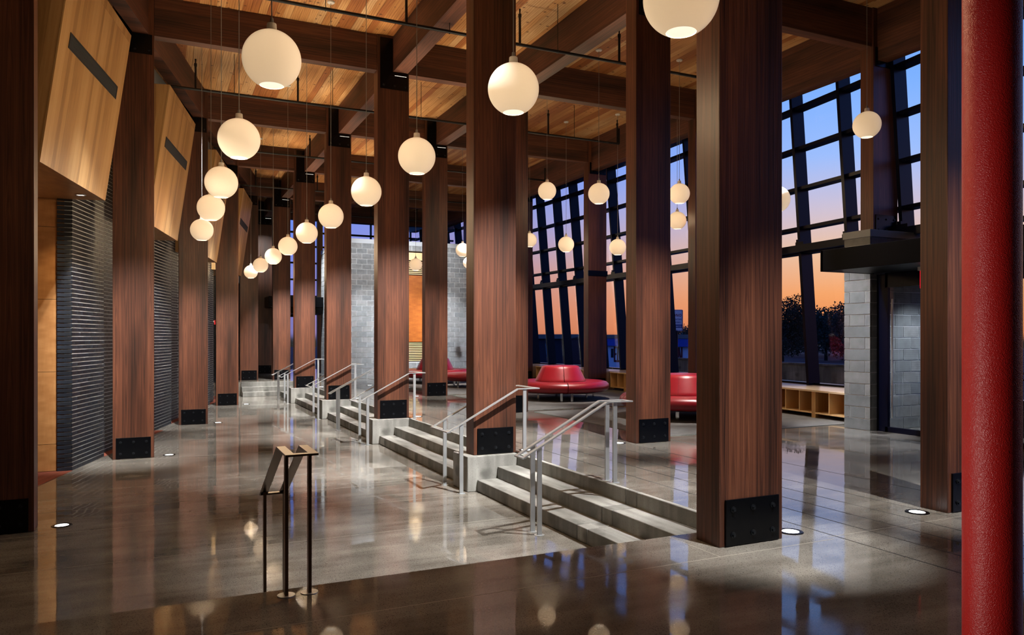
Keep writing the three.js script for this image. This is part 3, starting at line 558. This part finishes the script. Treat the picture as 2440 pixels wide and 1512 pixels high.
// ------------------------------------------------------------------ round red sofas
{
  const arc = (pts, a0, a1) => new THREE.LatheGeometry(pts.map(([x, y]) => new THREE.Vector2(x, y)), 40, a0, a1 - a0);
  const seatP = [[0.5, 0.21], [1.0, 0.2], [1.16, 0.215], [1.235, 0.26], [1.262, 0.33], [1.245, 0.4], [1.19, 0.45], [1.1, 0.472], [0.9, 0.468], [0.62, 0.455]];
  const backP = [[0.64, 0.44], [0.655, 0.47], [0.63, 0.53], [0.505, 0.79], [0.48, 0.835], [0.43, 0.86], [0.33, 0.865], [0, 0.862]];
  const capEnd = (pts, a) => { // closes a lathe segment at angle a
    const s = new THREE.Shape(pts.map(([x, y]) => new THREE.Vector2(x, y))), g = new THREE.ShapeGeometry(s); g.rotateY(a - Math.PI / 2); return g;
  };
  const legG = pbox(-0.03, 0.03, 0, 0.21, -0.012, 0.012);
  function sofa(label, X, Z, turn) {
    const t = thing('round_sofa', label, 'sofa', [X, 0.008, Z], 'round red sofas'); t.rotation.y = turn;
    for (let k = 0; k < 3; k++) {
      const a = k * 2 * Math.PI / 3 + 0.008, b = (k + 1) * 2 * Math.PI / 3 - 0.008;
      part('seat', [arc(seatP, a, b), capEnd(seatP, a), capEnd(seatP, b)].map((g) => g.toNonIndexed()), leather, t).material.side = THREE.DoubleSide;
      const bk = part('backrest', [arc(backP, a + 0.004, b - 0.004), capEnd([...backP, [0, 0.44]], a + 0.004), capEnd([...backP, [0, 0.44]], b - 0.004)].map((g) => g.toNonIndexed()), leather, t);
      const mid = (a + b) / 2, sg = []; for (let j = 1; j < 4; j++) { const p = backP[j], q = backP[j + 1]; sg.push(bar([p[0] * Math.sin(mid), p[1] + 0.001, -p[0] * Math.cos(mid)], [q[0] * Math.sin(mid), q[1] + 0.001, -q[0] * Math.cos(mid)], 0.003, 0.003)); } part('stitching', sg, seam, bk);
      for (const c of [a + 0.12, mid, b - 0.12]) for (const r of c === mid ? [0.72] : [1.02]) { const l = part('leg', legG, chrome, t); l.position.set(r * Math.sin(c), 0, r * Math.cos(c)); l.rotation.y = c; }
    }
    part('base_frame', [cyl(0.95, 0.95, 0.03, 40).translate(0, 0.195, 0)], pipeBlack, t);
  }
  sofa('round red leather sofa with cone backrest, left of the second lounge column', 9.47, 17.2, -0.35);
  sofa('round red leather sofa with cone backrest, between the lounge column and foreground column', 9.58, 12.3, 0.25);
  sofa('round red leather sofa with cone backrest before the block wall, farthest back', 8.8, 25.1, 0.5);
  const o = thing('round_ottoman', 'backless round red leather seat in front of the far sofa', 'ottoman', [9.0, 0.008, 22.5]);
  part('seat', arc([[0, 0.2], [0.6, 0.2], [0.72, 0.22], [0.79, 0.28], [0.8, 0.34], [0.77, 0.4], [0.68, 0.45], [0.5, 0.468], [0, 0.472]], 0, 2 * Math.PI), leather, o);
  for (let k = 0; k < 4; k++) { const l = part('leg', legG, chrome, o), a = k * Math.PI / 2 + 0.6; l.position.set(0.55 * Math.sin(a), 0, 0.55 * Math.cos(a)); l.rotation.y = a; }
}

// ------------------------------------------------------------------ leaning window wall on a gentle curve, bench below
const MZ = [-4.8, -2.2, 0, 2.4, 4.05, 5.4, 6.75, 8.1, 9.45, 10.81, 12.17, 13.52, 14.86, 16.25, 17.65, 18.96, 20.27, 21.5, 22.7, 23.87, 25.08, 26.3, 27.5, 28.7, 29.9, 31.1, 32.3, 33.5, 34.7, 35.9, 37];
{
  const TY = [3.98, 4.83, 5.68, 6.53], TOP = 6.98, D = 0.3;
  const q = (Z, Y, d = 0) => [glassX(Z, Y) - d, Y, Z]; // d: towards the room
  let w = 0;
  for (let i = 0; i < MZ.length - 1; i++) {
    const a = MZ[i], b = MZ[i + 1], s = struct('window_' + ++w), hw = 0.035;
    part('mullion', slab([glassX(a, 0.4) - D, 0.4, a - hw], [glassX(a, 0.4) + 0.03, 0.4, a - hw], [glassX(a, TOP + 0.1) + 0.03, TOP + 0.1, a - hw], [glassX(a, TOP + 0.1) - D, TOP + 0.1, a - hw], [0, 0, 2 * hw]), frameBlack, s);
    const ys = [0.55, 3.45, ...TY, TOP];
    for (let k = 0; k < ys.length - 1; k++) { const y0 = ys[k], y1 = ys[k + 1]; part('pane', quad(q(b, y0, -0.01), q(a, y0, -0.01), q(a, y1, -0.01), q(b, y1, -0.01)), glassM, s); }
    for (const y of [...TY, 3.45]) { const h = y === 3.45 ? 0.03 : 0.035; part('transom', slab(q(b - hw, y - h, D * 0.75), q(a + hw, y - h, D * 0.75), q(a + hw, y + h, D * 0.75), q(b - hw, y + h, D * 0.75), [D * 0.75 + 0.02, 0, 0]), frameBlack, s); }
    part('header', slab(q(b, TOP - 0.06, D), q(a, TOP - 0.06, D), q(a, CEIL, D), q(b, CEIL, D), [D + 0.05, 0, 0]), frameBlack, s);
    part('sill', slab(q(b, -0.6, D * 0.5), q(a, -0.6, D * 0.5), q(a, 0.6, D * 0.5), q(b, 0.6, D * 0.5), [D * 0.5 + 0.06, 0, 0]), frameBlack, s);
  }
  // horizontal steel tube with its brackets, in front of the mullions
  const t = struct('trim_1'), tubeX = (Z) => glassX(Z, 3.5) - D - 0.07;
  const segs = []; for (let i = 7; i < MZ.length - 2; i++) segs.push(slab([tubeX(MZ[i + 1]) - 0.06, 3.44, MZ[i + 1]], [tubeX(MZ[i]) - 0.06, 3.44, MZ[i]], [tubeX(MZ[i]) - 0.06, 3.59, MZ[i]], [tubeX(MZ[i + 1]) - 0.06, 3.59, MZ[i + 1]], [0.12, 0, 0]));
  part('tube', segs, frameBlack, t);
  for (let i = 7; i < 24; i++) part('bracket', [pbox(tubeX(MZ[i]) - 0.03, tubeX(MZ[i]) + 0.08, 3.59, 3.66, MZ[i] - 0.2, MZ[i] + 0.02), pbox(tubeX(MZ[i]) - 0.01, tubeX(MZ[i]) + 0.08, 3.66, 3.72, MZ[i] - 0.05, MZ[i] + 0.02)], frameBlack, t);
  part('steel_band', pbox(XW - 0.02, XW + CW + 0.02, 3.44, 3.6, Zn(3) - 0.03, Zn(3) - 0.002), frameBlack, t);
  // soffit closing the gap between the last beam and the glass
  part('soffit', mergeGeometries(MZ.slice(0, -1).map((a, i) => { const b = MZ[i + 1]; return slab([XW + 0.3, 7.3, b], [XW + 0.3, 7.3, a], [XW + 0.3, CEIL, a], [XW + 0.3, CEIL, b], [glassX((a + b) / 2, 7.3) - XW - 0.4, 0, 0]); })), timberBeam, t);
}
{ // bench of open cubbies
  const TOPY = 0.557, segs = [[9.75, 14.35], [14.85, 19.35], [19.75, 24.3], [24.75, 28.5]];
  const names = ['nearest run of low maple cubby bench under the windows, beside the block pier', 'second run of low maple cubby bench under the windows, behind the second red sofa', 'third run of low maple cubby bench under the windows, behind the first red sofa', 'farthest run of low maple cubby bench under the windows'];
  segs.forEach(([a, b], s) => {
    const t = thing('cubby_bench', names[s], 'bench', [12, 0, a], 'benches under the windows'), N = Math.round((b - a) / 0.4), st = (b - a) / N;
    const fx = (Z) => benchX(Z) - 12;
    const strip = (y0, y1, d0, d1) => { const g = []; for (let i = 0; i < N; i++) { const z0 = a + i * st, z1 = z0 + st; g.push(slab([fx(z1) + d0, y0, z1 - a], [fx(z0) + d0, y0, z0 - a], [fx(z0) + d0, y1, z0 - a], [fx(z1) + d0, y1, z1 - a], [d1 - d0, 0, 0])); } return g; };
    part('top', strip(TOPY - 0.035, TOPY, -0.02, 1.12), new THREE.MeshPhysicalMaterial({ color: '#d9c09a', roughness: 0.25 }), t);
    part('bottom_shelf', strip(0.09, 0.115, 0, 0.4), plyEdge, t);
    part('back_panel', strip(0.09, TOPY - 0.036, 0.4, 0.42), mapleFig, t);
    for (let i = 0; i <= N; i++) {
      const z = a + i * st, wide = i % 3 === 0 ? 0.05 : 0.012, zz = clamp(z, a + wide, b - wide);
      part('divider', pbox(fx(zz) + (wide > 0.02 ? -0.004 : 0.004), fx(zz) + 0.399, wide > 0.02 ? 0.008 : 0.116, TOPY - 0.036, zz - a - wide, zz - a + wide), wide > 0.02 ? maple : plyEdge, t);
    }
  });
}

// ------------------------------------------------------------------ entrance vestibule at the right: block pier, canopy, glass door
function blockRun(parent, mats, X0, X1, Y0, Y1, Z, facing, named, hole) { // running bond of 0.4 x 0.2 blocks on a plane; facing 'z' (towards viewer) or 'x' (towards -X)
  const bh = 0.2, bl = 0.4, j = 0.005, rowsN = Math.round((Y1 - Y0) / bh), L = X1 - X0, bulk = [[], [], [], []];
  for (let r = 0; r < rowsN; r++) {
    const cut = [0]; let x = r & 1 ? bl / 2 : bl; while (x < L - 0.03) { cut.push(x); x += bl; } cut.push(L);
    for (let i = 0; i < cut.length - 1; i++) {
      const a = X0 + cut[i] + j, b = X0 + cut[i + 1] - j, y0 = Y0 + r * bh + j, y1 = Math.min(Y1, Y0 + (r + 1) * bh) - j, m = Math.floor(rnd() * 4), out = rr(0, 0.003);
      if (hole && b > hole[0] && a < hole[1] && y1 > hole[2] && y0 < hole[3]) continue;
      const g = cbox(facing === 'z' ? b - a : 0.03, y1 - y0, facing === 'z' ? 0.03 : b - a, 0.004, 'y', rr(0, 0.7), rr(0, 0.7));
      const c = facing === 'z' ? [(a + b) / 2, (y0 + y1) / 2, -(Z + 0.01 - out)] : [Z + 0.01 - out, (y0 + y1) / 2, -(a + b) / 2];
      if (named(a, b)) { const o = part('block', g, mats[m], parent); o.position.set(...c); } else bulk[m].push(g.translate(...c));
    }
  }
  bulk.forEach((g, m) => { if (g.length) part('blockwork', g, mats[m], parent).userData.kind = 'stuff'; });
}
{
  const PX = 11.05, PZ = 9.08, PE = 9.62, TOPW = 3.335;
  const s = struct('wall_entrance');
  part('core', [pbox(PX + 0.001, 13.2, 0, TOPW, PZ + 0.001, PE - 0.02)], cmuMortar, s);
  blockRun(s, cmu, PX + 0.021, 13.2, 0, 3.2, PZ, 'z', () => true);
  blockRun(s, cmu, PX + 0.021, 13.2, 3.2, TOPW, PZ, 'z', () => true);
  for (let r = 0; r < 17; r++) { // short left face of the pier
    const cuts = r & 1 ? [[PZ - 0.009, PZ + 0.1], [PZ + 0.1, PZ + 0.42], [PZ + 0.42, PE]] : [[PZ - 0.009, PE]], y0 = r * 0.2, y1 = Math.min(TOPW, y0 + 0.2);
    for (const [a, b] of cuts) { const o = part('block', cbox(0.03, y1 - y0 - 0.01, b - a - 0.01, 0.004, 'y', rr(0, 0.7), rr(0, 0.7)), cmu[Math.floor(rnd() * 4)], s); o.position.set(PX + 0.01 + rr(-0.003, 0), (y0 + y1) / 2, -(a + b) / 2); }
  }
  const cap = thing('metal_cap', 'grey metal coping on top of the block pier by the entrance', 'coping', [PX - 0.02, TOPW, PZ - 0.02]);
  part('coping', pbox(0, 2.2, 0, 0.125, 0, PE - PZ + 0.04, 'y', 0.006), std({ color: '#85898c', roughness: 0.5 }), cap);
  const can = thing('entrance_canopy', 'deep black steel canopy box over the entrance beside the block pier', 'canopy', [9.856, 2.684, 5.2]);
  part('fascia', [pbox(0, 0.05, 0, 0.346, 0, 3.85, 'z', 0.006), pbox(0, 1.2, 0, 0.346, 3.8, 3.86, 'x', 0.006), pbox(0, 1.2, 0, 0.346, 0, 0.05, 'x', 0.006)], canopyBlack, can);
  part('deck', pbox(0.04, 3.4, 0.05, 0.3, 0.04, 3.84), canopyBlack, can);
  part('soffit_panel', pbox(0.05, 1.15, 0.006, 0.05, 0.05, 3.8), canopyBlack, can);
  const d = struct('door_1'), DX = 11.19;
  part('frame', [pbox(DX, DX + 0.06, 0, 2.68, 8.85, 9.06), pbox(DX, DX + 0.06, 0, 0.09, 5.4, 8.9), pbox(DX, DX + 0.06, 2.45, 2.7, 5.4, 8.9), pbox(DX, DX + 0.06, 0, 2.5, 7.9, 7.98), pbox(DX, DX + 0.06, 0, 2.5, 6.8, 6.95), pbox(DX, DX + 0.06, 0, 2.5, 5.4, 5.5)], frameBlack, d);
  part('pane', [pbox(DX + 0.03, DX + 0.032, 0.09, 2.45, 7.98, 8.85)], glassM, d); part('pane', [pbox(DX + 0.03, DX + 0.032, 0.09, 2.45, 5.5, 7.9)], glassM, d);
  part('pull_bar', cyl(0.014, 0.014, 2.0, 12).translate(DX - 0.05, 1.25, -8.72), stainless, d);
  part('jamb_pier', pbox(DX - 0.1, DX + 0.2, 0, 2.7, 5.1, 5.4), frameBlack, d);
  const lf = thing('vestibule_lamp', 'recessed round lamp in the vestibule ceiling behind the glass door', 'lamp', [12.0, 2.72, 8.2]);
  part('lens', cyl(0.07, 0.07, 0.01, 20), lampM, lf); part('ring', new THREE.TorusGeometry(0.075, 0.01, 8, 24).rotateX(Math.PI / 2), steelBlack, lf);
  spot(lf, new THREE.Vector3(0, -0.02, 0), new THREE.Vector3(0.1, -2.7, -0.3), 22, 55, 0.6, '#f4f7ff');
  const ex = thing('exit_sign', 'red edged sign panel hanging under the black canopy, mostly hidden by a column', 'sign', [10.5, 2.36, 7.7]);
  part('panel', pbox(-0.01, 0.01, 0, 0.26, -0.36, 0.02), glassM, ex);
  part('red_edge', [pbox(-0.012, 0.012, -0.01, 0.004, -0.36, 0.03), pbox(-0.012, 0.012, 0, 0.26, 0.02, 0.034)], std({ color: '#ff1030', emissive: '#ff1030', emissiveIntensity: 0.8 }), ex);
  part('mount', pbox(-0.03, 0.03, 0.26, 0.32, -0.4, 0.06), canopyM, ex);
}

// ------------------------------------------------------------------ far block wall with slatted maple panel
{
  const Z = 28.645, X0 = 6.48, X1 = 11.4, TOPW = 5.33, s = struct('wall_far'), hole = [8.62, 9.92, 0.62, 5.0];
  part('core', [pbox(X0 + 0.001, 8.6, 0, TOPW, Z + 0.001, Z + 0.4), pbox(9.94, X1, 0, TOPW, Z + 0.001, Z + 0.4), pbox(8.6, 9.94, 5.0, TOPW, Z + 0.001, Z + 0.4), pbox(8.6, 9.94, 0, 0.62, Z + 0.001, Z + 0.4), pbox(8.6, 9.94, 0.62, 5.0, Z + 0.3, Z + 0.4), pbox(X0 + 0.001, X0 + 0.4, 0, TOPW, Z + 0.4, 33.5)], cmuMortar, s);
  blockRun(s, cmu, X0, X1, 0, 5.2, Z, 'z', (a, b) => a < 10.5, hole);
  blockRun(s, cmu, Z + 0.03, 33.5, 0, 5.2, X0, 'x', () => false);
  part('coping', [pbox(X0 - 0.02, X1, 5.2, TOPW + 0.04, Z - 0.015, Z + 0.42), pbox(X0 - 0.02, X0 + 0.42, 5.2, TOPW + 0.04, Z, 33.5)], std({ color: '#9a9ea0', roughness: 0.5 }), s);
  const t = thing('slatted_panel', 'tall maple panel with open slats above and below, set in the block wall', 'wall panel', [8.62, 0, Z]);
  part('panel', pbox(0.01, 1.29, 1.41, 4.04, 0.04, 0.06), amberFig, t);
  for (let i = 0; i < 11; i++) part('slat', pbox(0.01, 1.29, 0.66 + i * 0.068, 0.69 + i * 0.068, 0.03, 0.06, 'x'), plyEdge, t);
  for (let i = 0; i < 8; i++) part('slat', pbox(0.01, 1.29, 4.08 + i * 0.068, 4.11 + i * 0.068, 0.03, 0.06, 'x'), plyEdge, t);
  part('head_board', pbox(0.01, 1.29, 4.64, 4.94, 0.04, 0.06), plyEdge, t);
  part('backing', pbox(0.0, 1.3, 0.63, 4.98, 0.2, 0.22), sawcut, t);
}

// ------------------------------------------------------------------ far end: glazed wall, canopy, end post
{
  const Z = 37, TY = [2.7, 3.55, 4.35, 5.15, 5.95, 6.62], w = struct('window_40');
  for (let x = 2.4; x < 14; x += 1.03) { part('mullion', pbox(x - 0.035, x + 0.035, 0, 7.3, Z, Z + 0.15), frameBlack, w); const ys = [0, ...TY, 7.25]; for (let k = 0; k < ys.length - 1; k++) part('pane', quad([x, ys[k], Z + 0.08], [x + 1.03, ys[k], Z + 0.08], [x + 1.03, ys[k + 1], Z + 0.08], [x, ys[k + 1], Z + 0.08]), glassM, w); }
  for (const y of TY) part('transom', pbox(2.4, 14, y - 0.04, y + 0.04, Z, Z + 0.14), frameBlack, w);
  part('header', pbox(2, 14, 7.2, CEIL, Z - 0.05, Z + 0.2), timberBeam, w);
  const we = struct('wall_end'); part('end_block', pbox(-2, 2.4, -0.7, CEIL, Z, Z + 0.3), brickM[2], we); part('end_block', pbox(1.2, 4.2, 0, CEIL, 35.2, 35.4), timber, we);
  const c = thing('entrance_canopy', 'black canopy box at the far entrance beyond the last stepped column', 'canopy', [4.2, 2.6, 33.0]);
  part('fascia', pbox(0, 3.2, 0.28, 0.72, 0, 2.2, 'y', 0.01), steelBlack, c); part('soffit_panel', pbox(0.6, 3.4, 0, 0.28, 0.1, 2.2, 'y', 0.01), steelBlack, c);
  const d = struct('door_2'); part('frame', [pbox(4.2, 4.3, 0, 2.6, 35, 35.1), pbox(5.6, 5.7, 0, 2.6, 35, 35.1), pbox(6.4, 6.48, 0, 2.6, 35, 35.1), pbox(4.2, 6.48, 2.5, 2.62, 35, 35.1)], frameBlack, d); part('pane', pbox(4.3, 5.6, 0, 2.5, 35.04, 35.05), glassM, d);
  const p = thing('timber_post', 'slim lighter timber post beside the lit end face of the block wall', 'post', [6.85, 0, 36.4]); part('shaft', pbox(0, 0.26, 0, 7.2, 0, 0.2), maple, p);
  const b = struct('wall_back'); part('back', pbox(-7, 17, -0.7, CEIL + 0.2, -5.2, -5), timberBeam, b);
}

// ------------------------------------------------------------------ red coated post in the foreground
{
  const t = thing('red_post', 'round red textured steel post at the right edge of the picture', 'post', [3.0, 0, 1.9]);
  const g = cyl(0.103, 0.103, 4.6, 64), uv = g.attributes.uv; for (let i = 0; i < uv.count; i++) uv.setXY(i, uv.getX(i) * 0.65, uv.getY(i) * 4.6);
  part('shaft', g.translate(0, 2.3, 0), redPaint, t);
  part('base_flange', cyl(0.16, 0.17, 0.02, 40).translate(0, 0.01, 0), redPaint, t);
}

// ------------------------------------------------------------------ outside: yard, low wall, workshop, roadside sign, trees
{
  const G = -0.55, fwd = (px, d) => { const u = (px - 1220) / FOCAL * d, c = 0.9052, s = 0.4251; return [c * u + s * d, -s * u + c * d]; };
  const gm = std({ color: '#15151a', roughness: 0.9 }), ground = struct('ground'); part('yard', pbox(13.9, 140, G - 0.3, G, -60, 160), gm, ground); part('yard', pbox(-40, 13.9, G - 0.3, G - 0.02, 38.2, 160), gm, ground);
  const conc = std({ map: castMap, roughness: 0.8 });
  const lw = thing('low_wall', 'low concrete panel wall outside the windows, left of the block pier', 'wall', [18.5, G, 10.5]);
  const Yw = 0.72 - G;
  for (let i = 0; i < 8; i++) for (let r = 0; r < 2; r++) part('panel', pbox(0, 0.2, r * Yw / 2 + 0.006, (r + 1) * Yw / 2 - 0.006, 0.6 + i * 2 + 0.008, 0.6 + (i + 1) * 2 - 0.008), conc, lw);
  for (let i = 0; i < 3; i++) for (let r = 0; r < 2; r++) part('panel', pbox(0.5 + i * 2, 2.48 + i * 2, r * Yw / 2 + 0.006, (r + 1) * Yw / 2 - 0.006, -0.6, -0.4), conc, lw);
  part('coping', [pbox(-0.03, 0.23, Yw, Yw + 0.06, 0.3, 16.8)], conc, lw);
  // workshop with painted letters
  const A = fwd(1418, 52), B = fwd(1700, 44.5), ang = Math.atan2(B[1] - A[1], B[0] - A[0]), L = Math.hypot(B[0] - A[0], B[1] - A[1]);
  const ws = thing('workshop_building', 'white workshop across the yard with blue fascia and large red letters', 'building', [A[0], G, A[1]]); ws.rotation.y = ang;
  const white = std({ color: '#e9ecfa', roughness: 0.8 }), blue = std({ color: '#3a55bd', roughness: 0.6 });
  part('wall', pbox(-0.5, L, 0, 1.55, 0, 6), white, ws); part('fascia', pbox(-0.6, L, 1.55, 2.04, -0.35, 6), blue, ws); part('roof', slab([-0.6, 2.04, -0.4], [L, 2.04, -0.4], [L, 2.3, 1.6], [-0.6, 2.3, 1.6], [0, -0.1, 4.4]), std({ color: '#2a1c22', roughness: 0.9 }), ws);
  part('window', pbox(1.5, 1.72, 0.75, 1.35, -0.02, 0.02), frameBlack, ws);
  const red = std({ color: '#7a0e16', roughness: 0.7 });
  const stroke = (x, y, w, h) => pbox(x, x + w, y, y + h, -0.04, 0);
  const E = (x) => [stroke(x, 0.46, 0.09, 1.04), stroke(x, 0.46, 0.23, 0.13), stroke(x, 1.37, 0.23, 0.13), stroke(x, 0.93, 0.2, 0.12)], Lt = (x) => [stroke(x, 0.46, 0.09, 1.04), stroke(x, 0.46, 0.22, 0.13)];
  const T = (x) => [stroke(x, 1.37, 0.33, 0.13), stroke(x + 0.12, 0.46, 0.09, 1.04)], Ii = (x) => [stroke(x, 0.46, 0.1, 1.04)];
  const N = (x) => [stroke(x, 0.46, 0.08, 1.04), stroke(x + 0.24, 0.46, 0.08, 1.04), slab([x + 0.02, 1.5, -0.041], [x + 0.22, 0.46, -0.041], [x + 0.31, 0.46, -0.041], [x + 0.1, 1.5, -0.041], [0, 0, 0.04])];
  for (const g of [E(1.78), Lt(2.06), T(6.58), Ii(6.97), N(7.13)]) part('letter', g, red, ws);
  const db = thing('dark_building', 'long dark low building seen through the far left windows', 'building', [fwd(1215, 62)[0], G, fwd(1215, 62)[1]]); db.rotation.y = ang + 0.1;
  part('wall', pbox(0, 6.6, 0, 2.0, 0, 5), std({ color: '#2b2230', roughness: 0.9 }), db); part('roof', slab([-0.3, 2.0, -0.3], [6.7, 2.0, -0.3], [6.7, 2.35, 2], [-0.3, 2.35, 2], [0, -0.1, 4]), std({ color: '#241a22', roughness: 0.9 }), db);
  // roadside sign
  const cv = document.createElement('canvas'); cv.width = 256; cv.height = 640; const x = cv.getContext('2d');
  x.fillStyle = '#f2e6ea'; x.fillRect(0, 0, 256, 640); x.strokeStyle = '#5a3550'; x.lineWidth = 14; x.strokeRect(7, 7, 242, 626); x.textAlign = 'right';
  x.fillStyle = '#8e1020'; x.font = 'bold 118px sans-serif'; x.fillText('ONO', 234, 200, 165); x.fillStyle = '#26307c'; x.font = 'bold 74px sans-serif'; x.fillText('AINTING', 236, 310, 160); x.fillText('WORKS', 218, 400, 125);
  x.fillRect(14, 440, 228, 100); x.fillStyle = '#f2e6ea'; x.font = 'bold 64px sans-serif'; x.fillText('TOMATED', 236, 515, 155);
  const ct = new THREE.CanvasTexture(cv); ct.colorSpace = THREE.SRGBColorSpace;
  const sp = fwd(1612, 38), sg = thing('roadside_sign', 'tall white pole sign with red and blue lettering beyond the windows', 'sign', [sp[0], G, sp[1]]); sg.rotation.y = -25 * Math.PI / 180;
  part('sign_face', new THREE.PlaneGeometry(0.68, 1.06).translate(-0.04, 2.97, 0.066), std({ map: ct, roughness: 0.6 }), sg);
  part('cabinet', new RoundedBoxGeometry(0.72, 1.1, 0.13, 2, 0.05).translate(-0.04, 2.97, 0), std({ color: '#d8c8d2', roughness: 0.6 }), sg); part('pole', cyl(0.07, 0.07, 2.5, 12).translate(0.0, 1.25, 0), frameBlack, sg);
  // trees
  const leafM = new THREE.MeshPhysicalMaterial({ color: '#27301a', roughness: 0.9, transmission: 0.3, thickness: 0, side: THREE.DoubleSide }), bark = std({ color: '#1c1510', roughness: 1 });
  const leaf = new THREE.BufferGeometry(); leaf.setAttribute('position', new THREE.Float32BufferAttribute([0, 0, 0, 0.5, 0.35, 0.1, 1, 0, 0, 0.5, -0.35, 0.08], 3)); leaf.setIndex([0, 1, 2, 0, 2, 3]); leaf.computeVertexNormals(); leaf.setAttribute('uv', new THREE.Float32BufferAttribute([0, 0, 0.5, 1, 1, 0, 0.5, 0], 2));
  function tree(label, px, d, h, w, n, size) {
    const c = fwd(px, d), t = thing('tree', label, 'tree', [c[0], G, c[1]]), tr = [cyl(0.06, 0.16, h * 0.6, 8).translate(0, h * 0.3, 0)], pts = [];
    for (let i = 0; i < 14; i++) { const a = rr(0, 6.28), r = w * rr(0.15, 0.42), y = h * rr(0.3, 0.88), k = new THREE.Vector3(r * Math.cos(a), y, r * Math.sin(a)); pts.push(k); const s = [0, h * rr(0.2, 0.5), 0]; tr.push(bar(s, [k.x, k.y, -k.z], 0.04, 0.04, [0.3, 0.1, 0.9])); }
    part('trunk', tr, bark, t);
    const im = new THREE.InstancedMesh(leaf, leafM, n), m = new THREE.Matrix4(), q = new THREE.Quaternion(), e = new THREE.Euler();
    for (let i = 0; i < n; i++) { const k = pts[i % pts.length], a = rr(0, 6.28), b = Math.acos(rr(-1, 1)), R = w * 0.22 * Math.cbrt(rnd()); q.setFromEuler(e.set(rr(0, 6), rr(0, 6), rr(0, 6))); const s = size * rr(0.6, 1.3); m.compose(new THREE.Vector3(k.x + R * Math.sin(b) * Math.cos(a), k.y + R * Math.cos(b), k.z + R * Math.sin(b) * Math.sin(a)), q, new THREE.Vector3(s, s, s)); im.setMatrixAt(i, m); }
    im.name = 'foliage'; im.userData.kind = 'stuff'; t.add(im);
  }
  tree('dark leafy tree silhouetted against the orange sky right of the foreground column', 1862, 33, 4.4, 2.3, 7000, 0.085);
  tree('sparse tree peeking out just left of the block pier, against the sky', 2040, 42, 5.2, 1.9, 900, 0.085);
  [[1930, 80, 4.6, 7], [1968, 68, 4.4, 6], [2004, 86, 5.6, 6], [2050, 66, 5.2, 5.6], [1900, 92, 4.2, 7], [1650, 95, 3.2, 7], [1610, 110, 3.0, 6], [2085, 84, 6.6, 8]].forEach(([px, d, h, w], i) => tree(`distant tree in the dark wood on the skyline, ${ORD[i]} of the row as planted`, px, d, h, w, 4000, 0.26));
  // vehicle shelter and rail of the yard in the dark below the wood
  const yr = thing('yard_railing', 'thin dark railing beyond the low wall', 'railing', [20.6, G, 9.3]); part('top_rail', pbox(0, 0.05, 1.0, 1.05, 0, 8), frameBlack, yr); for (let i = 0; i < 5; i++) part('post', pbox(0, 0.05, 0, 1.0, i * 1.9, i * 1.9 + 0.05), frameBlack, yr);
}

renderer.render(scene, camera);
